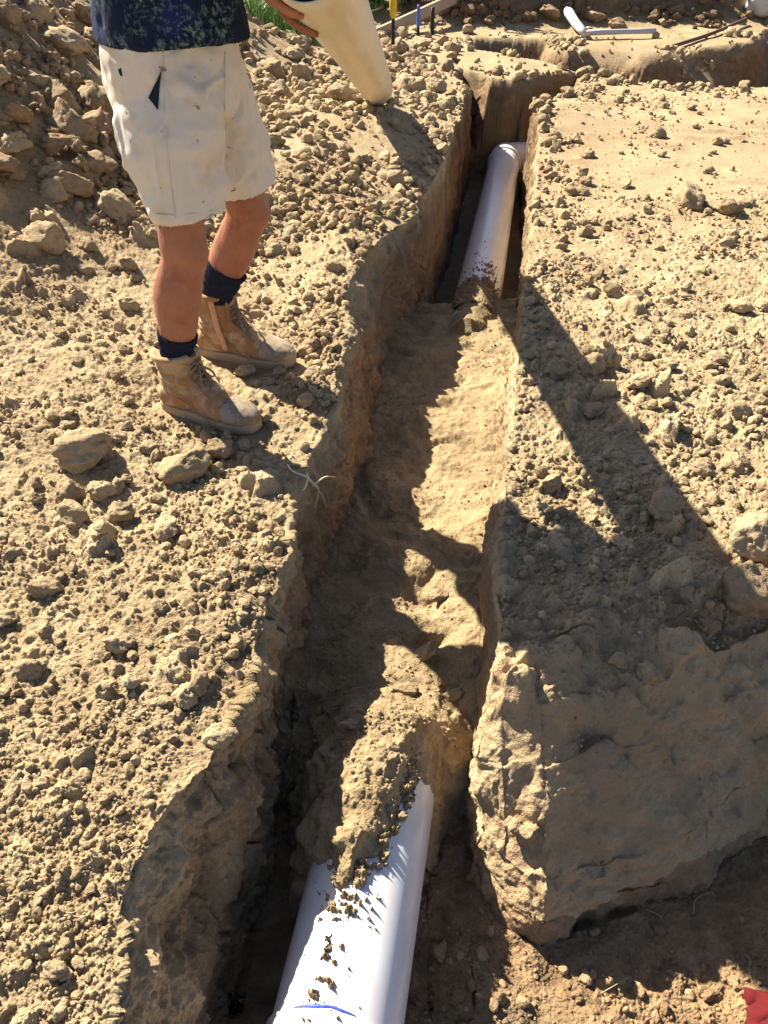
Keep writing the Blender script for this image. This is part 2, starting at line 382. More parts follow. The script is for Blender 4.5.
    # tone: wet, sand, tint
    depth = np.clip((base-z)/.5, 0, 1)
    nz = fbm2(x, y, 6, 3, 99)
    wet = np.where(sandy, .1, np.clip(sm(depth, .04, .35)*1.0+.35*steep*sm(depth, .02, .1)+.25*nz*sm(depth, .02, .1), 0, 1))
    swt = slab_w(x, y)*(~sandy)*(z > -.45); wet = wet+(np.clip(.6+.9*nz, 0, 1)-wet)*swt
    moist = sm(fbm2(x, y, 1.1, 3, 101), .12, .5)*.45
    wet = np.maximum(wet, moist*(1-steep)*~sandy)
    wet = np.maximum(wet, .95*sm(base, .04, .14)*(y > 9.3)*(x > .2))
    sand = np.where(sandy, 1.0, 0)
    pd = np.abs(x-pipe_x(y))
    tint = np.clip(.5+.35*nz+.28*(h/.02-.5), 0, 1)  # lump tops paler than hollows: sunlit highlights put into the colour
    tint = tint+(.95-tint)*swt; wet = np.where((x < -1.0) & (y > 2.7) & (base > .1), np.maximum(wet, .62+.5*nz), wet);     tint = np.where((steep > .4) & (swt < .3), np.clip(.55+.5*fbm2(x+z, y-z, 9, 3, 150), .1, 1)*(1-.85*sm(y, 4.5, 6)), tint)  # steep faces darken with distance: shade of the far end wall put into colour
    tint = np.where((y > 9.3) & (base > .05) & (x > .2), .0, tint)
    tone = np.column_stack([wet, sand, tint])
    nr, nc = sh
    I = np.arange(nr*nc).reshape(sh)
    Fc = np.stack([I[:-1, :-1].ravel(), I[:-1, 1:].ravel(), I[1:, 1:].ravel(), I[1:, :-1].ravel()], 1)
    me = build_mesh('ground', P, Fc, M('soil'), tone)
    o = link('ground', me); tag(o, kind='structure')
    return o
ground = make_ground()
# ------------------------------------------------------------------ clods
def ico(sub):
    bm = bmesh.new(); bmesh.ops.create_icosphere(bm, subdivisions=sub, radius=1.0)
    V = np.array([v.co[:] for v in bm.verts]); Fc = np.array([[v.index for v in f.verts] for f in bm.faces]); bm.free(); return V, Fc
ICO = {s: ico(s) for s in (1, 2, 3, 4)}
def clod_shape(sub, seed, lump=.30):
    V, Fc = ICO[sub]; V = V.copy(); r = np.random.default_rng(seed)
    k = seed*3.17
    # facet cuts make it blocky
    for _ in range(7):
        nrm = r.normal(size=3); nrm /= np.linalg.norm(nrm); dcut = r.uniform(.55, .9)
        e = V@nrm-dcut; V = V-np.where(e > 0, e, 0)[:, None]*nrm*.92
    q = 1+lump*fbm3(V[:, 0]+k, V[:, 1], V[:, 2], 1.4, 2, 5)+(.16*fbm3(V[:, 0]+k, V[:, 1], V[:, 2], 4.5, 3, 6) if sub > 2 else 0)
    V = V*q[:, None]*np.array([1.0, r.uniform(.65, .95), r.uniform(.5, .8)])
    if sub > 2: V = V-.0
    return V, Fc
def rotmats(n, rng, tiltmax=.5):
    a = rng.uniform(0, 2*np.pi, n); b = rng.normal(0, tiltmax, n); c = rng.normal(0, tiltmax, n)
    ca, sa, cb, sb, cc, sc = np.cos(a), np.sin(a), np.cos(b), np.sin(b), np.cos(c), np.sin(c)
    Z = np.zeros((n, 3, 3)); Z[:, 0, 0] = ca; Z[:, 0, 1] = -sa; Z[:, 1, 0] = sa; Z[:, 1, 1] = ca; Z[:, 2, 2] = 1
    X = np.zeros((n, 3, 3)); X[:, 0, 0] = 1; X[:, 1, 1] = cb; X[:, 1, 2] = -sb; X[:, 2, 1] = sb; X[:, 2, 2] = cb
    Y = np.zeros((n, 3, 3)); Y[:, 1, 1] = 1; Y[:, 0, 0] = cc; Y[:, 0, 2] = sc; Y[:, 2, 0] = -sc; Y[:, 2, 2] = cc
    return X@Y@Z
def scatter_points(n, seed):
    r = np.random.default_rng(seed)
    px = r.uniform(-110, 880, n); py = r.uniform(-6, 1100, n)
    d = FW[None]+(px[:, None]-384)/FP*np.array([[1., 0, 0]])+(512-py[:, None])/FP*UP[None]
    z0 = -.0
    t = (z0-CH)/d[:, 2]; x = d[:, 0]*t; y = d[:, 1]*t
    return x, y, r
def stuff_clods(n, seed, sub, smin, smax, name, pts=None, capz=.05):
    x, y, r = scatter_points(n, seed) if pts is None else pts; n = len(x)
    z, wm = height(x, y)
    _, wall, sandy, slab, base = macro(x, y)
    rough = regions(x, y, z, wall, sandy, slab)
    d = y*FW[1]+(CH-z)*abs(FW[2])
    pxm = d/FP
    size = pxm*(smin+(smax-smin)*r.random(n)**3.2)
    size = np.minimum(size, capz)
    patch = sm(fbm2(x, y, 3.4, 3, 110), -.2, .3)
    keep = (wm < .5) & (r.random(n) < np.clip(rough*1.15, .12, 1)*(.12+.88*patch)) & (size < np.where(sandy | (slab_w(x, y) > .5), .007, .09)) & (z > -.6)
    keep &= footflat(x, y) > .7
    pc = np.abs(x-pipe_x(y)); keep &= ~((pc < .14) & ((y < .66) | (y > 3.9)) & (z < -.2))
    keep &= ~((z < -.38) & (r.random(n) < .5))
    x, y, z, size, sandy, base = x[keep], y[keep], z[keep], size[keep], sandy[keep], base[keep]; n = len(x)
    nv = 14; vs = [clod_shape(sub, seed*20+i, .35) for i in range(nv)]
    Rm = rotmats(n, r); which = r.integers(0, nv, n)
    Vs = []; Fs = []; Ts = []; off = 0
    nz = r.uniform(.15, .85, n)*np.where((y > 9.5) & (x > .2), .15, 1)
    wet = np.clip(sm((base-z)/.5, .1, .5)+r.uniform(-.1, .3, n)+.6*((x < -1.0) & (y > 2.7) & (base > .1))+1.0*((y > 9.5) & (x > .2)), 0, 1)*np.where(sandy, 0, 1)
    for i in range(nv):
        m = which == i; V, Fc = vs[i]; k = m.sum()
        W = np.einsum('nij,vj->nvi', Rm[m], V)*size[m][:, None, None]
        W += np.stack([x[m], y[m], z[m]+size[m]*.28], -1)[:, None]
        Vs.append(W.reshape(-1, 3)); Fs.append((Fc[None]+(np.arange(k)*len(V))[:, None, None]+off).reshape(-1, 3)); off += k*len(V)
        T = np.stack([wet[m], sandy[m]*1.0, nz[m]], -1); Ts.append(np.repeat(T, len(V), 0))
    me = build_mesh(name, np.concatenate(Vs), np.concatenate(Fs), M('soil'), np.concatenate(Ts), smooth=False)
    o = link(name, me); tag(o, kind='stuff'); return o
stuff_clods(52000, 21, 1, .8, 3.6, 'soil_crumbs')
stuff_clods(11000, 22, 2, 2.2, 9, 'small_soil_clods')
def rim_points(n, seed):
    r = np.random.default_rng(seed); X = []; Y = []
    yy = r.uniform(.5, 6.6, n//8)**1.0; X.append(np.interp(yy, *LR)-np.abs(r.normal(.03, .12, n//8))); Y.append(yy)
    yy = r.uniform(1.0, 6.2, n//14); X.append(np.interp(yy, *RR)+np.abs(r.normal(.02, .12, n//14))); Y.append(yy)
    for poly, k in ((TURN, n//6), (CROSS, n//3)):
        P = np.array(poly); i = r.integers(0, len(P), k); t = r.random(k); a = P[i]; b = P[(i+1) % len(P)]
        q = a+(b-a)*t[:, None]+r.normal(0, .13, (k, 2)); q = q[q[:, 0] < 6]; X.append(q[:, 0]); Y.append(q[:, 1])
    return np.concatenate(X), np.concatenate(Y), r
stuff_clods(0, 23, 2, 1.6, 9, 'rim_crumbs', rim_points(9000, 23), .06)
def box_points(n, seed, x0, y0, x1, y1):
    r = np.random.default_rng(seed); px = r.uniform(x0, x1, n); py = r.uniform(y0, y1, n)
    q = np.array([un(a, b, 0)[:2] for a, b in zip(px, py)]); return q[:, 0], q[:, 1], r
stuff_clods(0, 25, 2, 1.5, 8.5, 'bank_clods', box_points(15000, 25, -60, 4, 470, 270), .09)
stuff_clods(0, 26, 1, 1.0, 3.2, 'far_crumbs', box_points(9000, 26, 440, 20, 820, 300), .05)
stuff_clods(0, 27, 2, 2.0, 9, 'heap_clods', box_points(3500, 27, 455, -4, 720, 30), .2)
# individual clods: shared meshes
CLOD = []
for i in range(14):
    V, Fc = clod_shape(4, 900+i, .32)
    f = fbm3(V[:, 0]*1.0+i, V[:, 1], V[:, 2], 7, 4, 7)
    V = V*(1+.17*f+.08*fbm3(V[:, 0]+i, V[:, 1], V[:, 2], 22, 2, 8))[:, None]
    T = np.column_stack([np.full(len(V), .12+.3*(i % 3 == 0)), np.zeros(len(V)), np.full(len(V), .35+.4*((i*7) % 10)/10)])
    CLOD.append(build_mesh('soil_clod', V, Fc, M('clod_soil'), T))
CLOD_DARK = []
for i in range(4):
    V, Fc = clod_shape(4, 960+i, .34); V = V*(1+.14*fbm3(V[:, 0]+i, V[:, 1], V[:, 2], 7, 4, 7))[:, None]
    CLOD_DARK.append(build_mesh('dark_clod', V, Fc, M('clod_soil'), np.column_stack([np.full(len(V), .95), np.zeros(len(V)), np.full(len(V), .2+.1*i)])))
def put_clod(x, y, s, label, group=None, var=None, name='soil_clod', sc=(1, 1, 1), rot=None, sink=.25, cat='clod'):
    z = height([x], [y])[0][0]
    v = CLOD_DARK[random.randrange(4)] if var == 'dark' else CLOD[var if var is not None else random.randrange(14)]
    o = link(name, v); o.location = (x, y, z+s*(.55-sink)*sc[2]); o.scale = (s*sc[0], s*sc[1], s*sc[2])
    o.rotation_euler = rot if rot else (random.gauss(0, .3), random.gauss(0, .3), random.uniform(0, 6.28))
    return tag(o, label, cat, group)
def clod_px(px, py, wpx, label, **k):
    p = un(px, py, k.pop('z', 0)); d = proj(p[0], p[1], p[2])[2]
    return put_clod(p[0], p[1], wpx*d/FP*.5*1.15, label, **k)
#CLODS_BEGIN
named = [
 (88, 466, 52, 'large squarish tan clod on the left bank, biggest left of the boots'),
 (186, 474, 46, 'rough upright clod directly below the toe of the front boot'),
 (58, 288, 40, 'pale flat clod lit bright on the left bank below the spoil heap'),
 (118, 194, 44, 'rounded brown clod at the foot of the heap beside the shorts'),
 (12, 168, 48, 'big rust brown clod at the left edge of the picture in the heap'),
 (50, 186, 26, 'tall pale stone shaped clod standing upright in the spoil heap'),
 (86, 207, 32, 'smooth light clod at the foot of the spoil heap'),
 (52, 128, 34, 'dark slab of soil leaning in the middle of the spoil heap'),
 (28, 155, 28, 'knobbly clod behind the big rust brown one in the spoil heap'),
 (104, 500, 28, 'light clod wedged among others below the largest clod on the left bank'),
 (72, 500, 30, 'rounded clod just below and left of the largest clod on the left bank'),
 (168, 538, 30, 'pale wedge shaped clod alone on the left bank below the upright one'),
 (48, 596, 30, 'flat topped clod on the left bank at the left side'),
 (188, 704, 26, 'grey white clod standing on the crest of the left bank'),
 (222, 738, 30, 'brown rounded clod sunk in the broken edge of the left bank'),
 (243, 473, 13, 'small smooth pale pebble to the right of the upright clod'),
 (220, 456, 24, 'pale clod beside the toe of the front boot'),
 (252, 340, 0, ''),
 (660, 520, 40, 'cracked brown clod alone inside the long shadow on the right bank'),
 (594, 370, 30, 'dark standing slab of soil on the shadow edge of the right bank'),
 (752, 552, 56, 'large sunlit boulder like clod at the right edge of the picture'),
 (745, 590, 62, 'broad shaded clod below the sunlit one at the right edge'),
 (700, 474, 22, 'white topped clod just outside the long shadow on the right bank'),
 (720, 384, 18, 'small pale clod casting its own shadow on the right bank'),
 (764, 492, 22, 'reddish brown clod at the right edge above the sunlit boulder'),
 (664, 368, 22, 'tan clod beside the dark slab on the right bank'),
 (640, 388, 26, 'tan clod leaning on another near the dark slab on the right bank'),
 (690, 205, 34, 'brown clod with a deep shadow far out on the right bank'),
 (728, 212, 26, 'low broken clod right of the brown one far out on the right bank'),
 (588, 156, 16, 'whitish flat stone near the rim behind the right bank'),
 (586, 184, 14, 'second whitish flat stone near the rim, nearer the camera'),
 (742, 311, 20, 'thin white shard of stone lying on the right bank'),
 (655, 665, 26, 'shaded clod in the crack line of the right bank'),
 (620, 652, 20, 'small shaded clod beside the crack line of the right bank'),
 (545, 765, 26, 'loose clod on the sloping end of the right bank'),
 (528, 757, 20, 'smaller loose clod on the sloping end of the right bank'),
 (345, 130, 30, 'tan clod on the bank just left of the resting pipe end'),
 (306, 104, 30, 'rounded clod on the bank between the shorts and the leaning pipe'),
 (402, 98, 22, 'brown clod right of the leaning pipe end'),
 (275, 100, 26, 'pale clod on the bank touching the back of the shorts in view'),
 (130, 290, 24, 'dull clod on the bank left of the bare shin'),
 (133, 322, 22, 'small round clod on the bank left of the dark sock'),
 (245, 377, 20, 'grey rounded stone between the two boots'),
]
for (px, py, w, lab) in named:
    if w: clod_px(px, py, w, lab)
def many(n, x0, y0, x1, y1, wmin, wmax, label, group, seed):
    r = random.Random(seed); k = 0; tries = 0
    while k < n and tries < n*20:
        tries += 1
        px = r.uniform(x0, x1); py = r.uniform(y0, y1); p = un(px, py, 0)
        z, a, sand, slab, b = macro(np.array([p[0]]), np.array([p[1]]))
        if z[0] < -.06 or footflat(np.array([p[0]]), np.array([p[1]]))[0] < .95: continue
        if p[0] > np.interp(p[1], *LR)-.03 and x1 < 480: continue
        clod_px(px, py, wmin+(wmax-wmin)*r.random()**2, label, group=group, var='dark' if 'dark' in label or ('spoil heap' in label and k % 2) else None); k += 1
many(104, 0, 5, 140, 262, 13, 44, 'loose tan clod in the tall spoil heap at the upper left', 'clods of the upper left spoil heap', 1)
many(30, 235, 45, 455, 200, 9, 24, 'loose clod on the bank behind the man and the leaning pipe', 'clods on the bank behind the man', 2)
many(30, 0, 270, 340, 470, 8, 22, 'loose clod on the ground around the boots', 'clods around the boots', 3)
many(40, 0, 470, 260, 1010, 10, 28, 'loose clod on the broken near part of the left bank', 'clods on the near left bank', 4)
many(28, 545, 300, 768, 700, 8, 24, 'loose clod scattered over the near half of the right bank', 'clods on the near right bank', 5)
many(10, 540, 90, 768, 290, 6, 14, 'small clod scattered over the far half of the right bank', 'clods on the far right bank', 6)
many(34, 465, 0, 700, 30, 8, 22, 'dark clod in the low heap of dark soil at the top of the picture', 'clods of the far dark heap', 7)
for px, py, w, lab in ((352, 745, 18, 'moist clod on the sand mound over the near pipe'), (405, 700, 22, 'flat pale lump of sand behind the mound over the near pipe'), (455, 690, 18, 'crumbling lump of sand against the right side of the trench'), (425, 655, 26, 'broken flat slab of sand in the middle of the trench floor'), (395, 640, 18, 'smaller broken slab of sand left of the larger one in the trench'), (440, 590, 20, 'long low lump of sand crossing the trench floor')):
    clod_px(px, py, w, lab, z=-.3, sc=(1.2, .8, .6), name='sand_lump', cat='lump')
#CLODS_END
# ------------------------------------------------------------------ lofting tools
def catmull(P, n):
    P = np.asarray(P, float); m = len(P); Q = np.vstack([2*P[0]-P[1], P, 2*P[-1]-P[-2]])
    out = []
    for i in range(m-1):
        a, b, c, d = Q[i:i+4]
        for t in np.linspace(0, 1, n, endpoint=False):
            out.append(.5*((2*b)+(c-a)*t+(2*a-5*b+4*c-d)*t*t+(3*b-a-3*c+d)*t**3))
    out.append(P[-1]); return np.array(out)
def tube(bm, pts, rad, seg=24, ref=(0, 1, 0), sub=5, caps='round', power=2.0, flatten=None):
    """closed loft; rad = list of r or (ra, rb), ra measured along ref"""
    pts = [tuple(p) for p in pts]; rad = [(r, r) if np.isscalar(r) else tuple(r) for r in rad]
    D = catmull(np.hstack([np.array(pts), np.array(rad)]), sub) if len(pts) > 1 and sub > 1 else np.hstack([np.array(pts), np.array(rad)])
    P, Rr = D[:, :3], np.maximum(D[:, 3:], 1e-4)
    T = np.gradient(P, axis=0); T /= np.linalg.norm(T, axis=1)[:, None]+1e-12
    ref = np.array(ref, float); rings = []
    st = []
    if caps == 'round':
        for f in (.35, .75, .95): st.append((P[0]-T[0]*Rr[0].mean()*math.sqrt(1-f*f)*.8, Rr[0]*f, T[0]))
    for p, r, t in zip(P, Rr, T): st.append((p, r, t))
    if caps == 'round':
        for f in (.95, .75, .35): st.append((P[-1]+T[-1]*Rr[-1].mean()*math.sqrt(1-f*f)*.8, Rr[-1]*f, T[-1]))
    for p, r, t in st:
        u = ref-t*(ref@t); u /= np.linalg.norm(u); v = np.cross(t, u)
        ring = []
        for k in range(seg):
            a = 2*math.pi*k/seg; c, s = math.cos(a), math.sin(a)
            e = 2/power; c2 = math.copysign(abs(c)**e, c); s2 = math.copysign(abs(s)**e, s)
            q = p+u*r[0]*c2+v*r[1]*s2
            if flatten is not None: q[2] = max(q[2], flatten)
            ring.append(bm.verts.new(q))
        rings.append(ring)
    for a, b in zip(rings[:-1], rings[1:]):
        for k in range(seg): bm.faces.new((a[k], a[(k+1) % seg], b[(k+1) % seg], b[k]))
    if caps:
        bm.faces.new(rings[0][::-1]); bm.faces.new(rings[-1])
    return rings
def bm_mesh(bm, name, mat, smooth=True):
    bmesh.ops.recalc_face_normals(bm, faces=bm.faces)
    me = bpy.data.meshes.new(name); bm.to_mesh(me); bm.free()
    for p in me.polygons: p.use_smooth = smooth
    if mat: me.materials.append(M(mat))
    return me
def fuse(bm, name, mat, voxel=.005, smooth=4):
    me = bm_mesh(bm, name, None); o = bpy.data.objects.new('tmp', me); C.objects.link(o)
    r = o.modifiers.new('r', 'REMESH'); r.mode = 'VOXEL'; r.voxel_size = voxel
    s = o.modifiers.new('s', 'SMOOTH'); s.iterations = smooth; s.factor = .5
    bpy.context.view_layer.update(); dg = bpy.context.evaluated_depsgraph_get()
    out = bpy.data.meshes.new_from_object(o.evaluated_get(dg)); out.name = name
    bpy.data.objects.remove(o); bpy.data.meshes.remove(me)
    out.materials.clear(); out.materials.append(M(mat))
    out.polygons.foreach_set('use_smooth', np.ones(len(out.polygons), bool))
    return out
def get_co(me):
    a = np.empty(len(me.vertices)*3, np.float32); me.vertices.foreach_get('co', a); return a.reshape(-1, 3).astype(float)
def get_no(me):
    a = np.empty(len(me.vertices)*3, np.float32); me.vertices.foreach_get('normal', a); return a.reshape(-1, 3).astype(float)
def set_co(me, P): me.vertices.foreach_set('co', P.astype(np.float32).ravel()); me.update()
def shift(me, v): set_co(me, get_co(me)-np.array(v)); return me
# ------------------------------------------------------------------ materials of the things
def simple(name, col, rough=.6, spec=.4, var=.12, scale=14, bump=.3, bdist=.002, stain=None, sthr=.58, sscale=5, bscale=90, stretch=None, coat=0):
    m, nt, b = new_mat(name, rough, col, spec); t = NT(nt)
    co = t.add('ShaderNodeTexCoord').outputs['Object']
    if stretch:
        mp = t.add('ShaderNodeMapping'); mp.inputs['Scale'].default_value = stretch; t.link(co, mp.inputs[0]); cs = mp.outputs[0]
    else: cs = co
    c = t.mix(t.noise(cs, scale, 5), tuple(v*(1-var) for v in col), tuple(min(v*(1+var), 1) for v in col))
    if stain:
        f = t.ramp(t.noise(cs, sscale, 6, .65), [(sthr-.06, (0, 0, 0)), (sthr+.05, (.8, .8, .8))]); c = t.mix(f, c, stain)
    t.link(c, b.inputs['Base Color'])
    if bump: t.link(t.bump(t.noise(co, bscale, 5, .65), bump, bdist), b.inputs['Normal'])
    b.inputs['Coat Weight'].default_value = coat
    return m, t, b, c, co
def make_skin():
    m, t, b, c, co = simple('skin', (.33, .135, .072), .5, .35, .30, 16, .6, .003, stain=(.26, .085, .045), sthr=.57, sscale=9, bscale=260)
    b.inputs['Subsurface Weight'].default_value = .06; b.inputs['Subsurface Radius'].default_value = (.01, .004, .002)
make_skin()
simple('leg_hair', (.30, .17, .09), .6)
m, t, b, c, co = simple('shorts_cloth', (.60, .56, .485), .92, .1, .07, 6, .5, .002, stain=(.56, .47, .34), sthr=.60, sscale=7, bscale=420)
c2 = t.mix(t.ramp(t.noise(co, 34, 3, .5), [(.70, (0, 0, 0)), (.74, (.85, .85, .85))]), c, (.17, .15, .15)); 
c2 = t.mix(t.ramp(t.noise(co, 3.2, 5, .7, .6), [(.56, (0, 0, 0)), (.66, (.55, .55, .55))]), c2, (.50, .40, .27)); t.link(c2, b.inputs['Base Color'])
m, t, b, c, co = simple('shirt_cloth', (.008, .016, .04), .9, .1, .4, 6, .5, .002, bscale=380)
f = t.math('MULTIPLY', t.ramp(t.noise(co, 70, 5, .75), [(.50, (0, 0, 0)), (.62, (1, 1, 1))]), t.ramp(t.noise(co, 7, 3), [(.46, (0, 0, 0)), (.6, (1, 1, 1))]))
c2 = t.mix(f, c, (.16, .24, .20)); c2 = t.mix(t.ramp(t.noise(co, 4.5, 2), [(.58, (0, 0, 0)), (.7, (.6, .6, .6))]), c2, (.02, .03, .14)); t.link(c2, b.inputs['Base Color'])
simple('sock_knit', (.014, .018, .032), .95, .1, .3, 30, .9, .003, bscale=300)
simple('boot_leather', (.30, .165, .078), .85, .2, .2, 12, .6, .003, stain=(.42, .32, .20), sthr=.52, sscale=16, bscale=130)
simple('toe_leather', (.23, .175, .125), .85, .2, .22, 40, .5, .002, stain=(.33, .27, .20), sthr=.5, sscale=30, bscale=160)
simple('boot_sole', (.34, .26, .165), .85, .2, .2, 30, .5, .002, bscale=120)
simple('boot_lace', (.22, .17, .11), .9, .1, .3, 200, .5, .001)
simple('zip_tape', (.50, .30, .15), .8, .2, .15, 60, .8, .002, bscale=500)
simple('hair', (.06, .035, .02), .7, .3, .3, 60, .8, .004)
simple('eye', (.7, .68, .64), .3, .5, .02, 10, 0)
simple('pocket_lining', (.012, .022, .03), .95, .1)
m, t, b, c, co = simple('pipe_plastic', (.60, .605, .64), .30, .5, .03, 3, .15, .0006, bscale=30, coat=.1)
c2 = t.mix(t.ramp(t.noise(co, 26, 8, .72), [(.57, (0, 0, 0)), (.67, (.7, .7, .7))]), c, (.36, .27, .17))
c2 = t.mix(t.ramp(t.noise(co, 2.6, 3), [(.52, (1, 1, 1)), (.62, (0, 0, 0))]), c2, c); c2 = t.mix(t.ramp(t.noise(co, 5, 6, .7), [(.40, (0, 0, 0)), (.75, (.30, .30, .30))]), c2, (.42, .33, .22)); t.link(c2, b.inputs['Base Color'])
m, t, b, c, co = simple('cream_plastic', (.64, .575, .44), .5, .35, .08, 3, .2, .001, stretch=(14, 14, 1.2), stain=(.58, .48, .33), sthr=.56, sscale=1.2, bscale=12)
simple('blue_ink', (.02, .06, .40), .5, .4, .3, 60, 0)
simple('red_fabric', (.085, .004, .006), .95, .3, .3, 12, .7, .003, bscale=200)
simple('black_cord', (.012, .012, .014), .7, .3)
simple('twig_wood', (.30, .25, .17), .9, .1, .2, 60, .6, .002)
simple('root_wood', (.62, .52, .36), .9, .1, .2, 60, .6, .002)
simple('timber', (.40, .30, .21), .9, .1, .2, 8, .6, .004, bscale=40)
simple('stake_black', (.02, .02, .02), .7, .3)
simple('yellow_plastic', (.50, .36, .02), .5, .4)
simple('blue_plastic', (.03, .14, .45), .5, .4)
simple('white_plastic', (.42, .42, .45), .4, .4, .03)
simple('rusty_rod', (.10, .06, .04), .8, .3)
def leafmat(name, a, bb):
    m, t, b, c, co = simple(name, a, .55, .3, .1, 5, 0)
    g = t.add('ShaderNodeNewGeometry'); c2 = t.mix(g.outputs['Random Per Island'], a, bb); t.link(c2, b.inputs['Base Color'])
    b.inputs['Transmission Weight'].default_value = 0
leafmat('leaf', (.035, .10, .025), (.12, .24, .05)); leafmat('grass_blade', (.05, .13, .03), (.20, .30, .07)); leafmat('petal', (.80, .58, .02), (.85, .70, .05))
# ------------------------------------------------------------------ pipeline in the trench
def ring_tube(name, mat, path, r, thick, seg=96, parent=None, ends=True, wob=0):
    """hollow pipe along a path"""
    bm = bmesh.new(); P = np.array(path, float); T = np.gradient(P, axis=0); T /= np.linalg.norm(T, axis=1)[:, None]
    ref = np.array([0, 0, 1.0]); O = []; I = []
    for j, (p, t) in enumerate(zip(P, T)):
        u = ref-t*(ref@t); u /= np.linalg.norm(u); v = np.cross(t, u)
        ro = r if np.isscalar(r) else r[j]
        O.append([bm.verts.new(p+(u*math.cos(2*math.pi*k/seg)+v*math.sin(2*math.pi*k/seg))*ro) for k in range(seg)])
        I.append([bm.verts.new(p+(u*math.cos(2*math.pi*k/seg)+v*math.sin(2*math.pi*k/seg))*(ro-thick)) for k in range(seg)])
    for L, fl in ((O, 0), (I, 1)):
        for a, b in zip(L[:-1], L[1:]):
            for k in range(seg):
                q = (a[k], a[(k+1) % seg], b[(k+1) % seg], b[k]); bm.faces.new(q[::-1] if fl else q)
    for e, fl in ((0, 0), (-1, 1)):
        for k in range(seg):
            q = (O[e][k], I[e][k], I[e][(k+1) % seg], O[e][(k+1) % seg]); bm.faces.new(q[::-1] if fl else q)
    me = bm_mesh(bm, name, mat); o = link(name, me, parent)
    me.set_sharp_from_angle(angle=R(40)) if hasattr(me, 'set_sharp_from_angle') else None
    return o
PD = (P2-P1)/np.linalg.norm(P2-P1)
def pp(y): return P1+PD*((y-P1[1])/PD[1])
def inside_axis(y): return pp(y)
J = un(338, 1016, -.21)[1]                   # where the socket begins
t1 = empty('drain_pipe', (0, 0, 0)); tag(t1, 'white plastic drain pipe nearest the camera, its far end buried in sand', 'pipe', 'white drain pipes in the trench')
body = ring_tube('pipe_body', 'pipe_plastic', [pp(y) for y in np.linspace(-1.2, 1.10, 30)], PR, .006, parent=t1)
sk = ring_tube('pipe_socket', 'pipe_plastic', [pp(y) for y in np.linspace(-.35, J-.004, 8)]+[pp(J), pp(J+.003)], [PR+.0075]*8+[PR+.006, PR+.001], .005, parent=t1)
def on_pipe(y, a, off):                      # a: angle from the top, + to the right
    t = PD; u = np.array([0, 0, 1.0]); u = u-t*(u@t); u /= np.linalg.norm(u); v = np.cross(t, u)
    return pp(y)+(u*math.cos(a)+v*math.sin(a))*(PR+off)
def ink(a0, a1, y0, y1, w, seed, parent):
    bm = bmesh.new(); r = random.Random(seed); n = 30; prev = None
    for i in range(n+1):
        a = a0+(a1-a0)*i/n; y = y0+(y1-y0)*i/n
        h = w*(.35+.65*math.sin(math.pi*min(max(i/n, .03), .97)))*(r.uniform(.8, 1.05))
        q = [bm.verts.new(on_pipe(y-h, a, .0006)), bm.verts.new(on_pipe(y+h, a, .0006)), bm.verts.new(on_pipe(y+h, a, .0016)), bm.verts.new(on_pipe(y-h, a, .0016))]
        if prev:
            for k in range(4): bm.faces.new((prev[k], prev[(k+1) % 4], q[(k+1) % 4], q[k]))
        else: bm.faces.new(q)
        prev = q
    bm.faces.new(prev[::-1])
    return link('ink_mark', bm_mesh(bm, 'ink_mark', 'blue_ink'), parent)
ink(-.62, .05, J+.004, J+.010, .0032, 1, body); ink(-.12, .34, J+.010, J+.004, .0022, 2, body)
t2 = empty('drain_pipe', (0, 0, 0)); tag(t2, 'white plastic drain pipe farther along the trench, ending in a bend to the right', 'pipe', 'white drain pipes in the trench')
ring_tube('pipe_body', 'pipe_plastic', [pp(y) for y in np.linspace(3.45, P2[1], 30)], PR, .006, parent=t2)
# bend: collar, quarter turn to the right, tail
e0 = pp(P2[1]-.20); d0 = PD.copy(); d1_ = np.array([.955, .29, -.03]); d1_ /= np.linalg.norm(d1_)
path = [e0, e0+d0*.03, e0+d0*.06]; rr = [PR+.008]*3; p = path[-1]
for k in range(1, 15):
    f = k/14; d = d0*(1-f)+d1_*f; d /= np.linalg.norm(d); p = p+d*.015; path.append(p); rr.append(PR+.002)
for k in range(1, 12): p = p+d1_*.07; path.append(p); rr.append(PR+.002)
bend = ring_tube('pipe_bend', 'pipe_plastic', path, rr, .007, parent=t2)
ring_tube('bend_collar', 'pipe_plastic', [e0-d0*.004, e0, e0+d0*.02, e0+d0*.024], [PR+.009, PR+.012, PR+.012, PR+.009], .006, parent=bend)
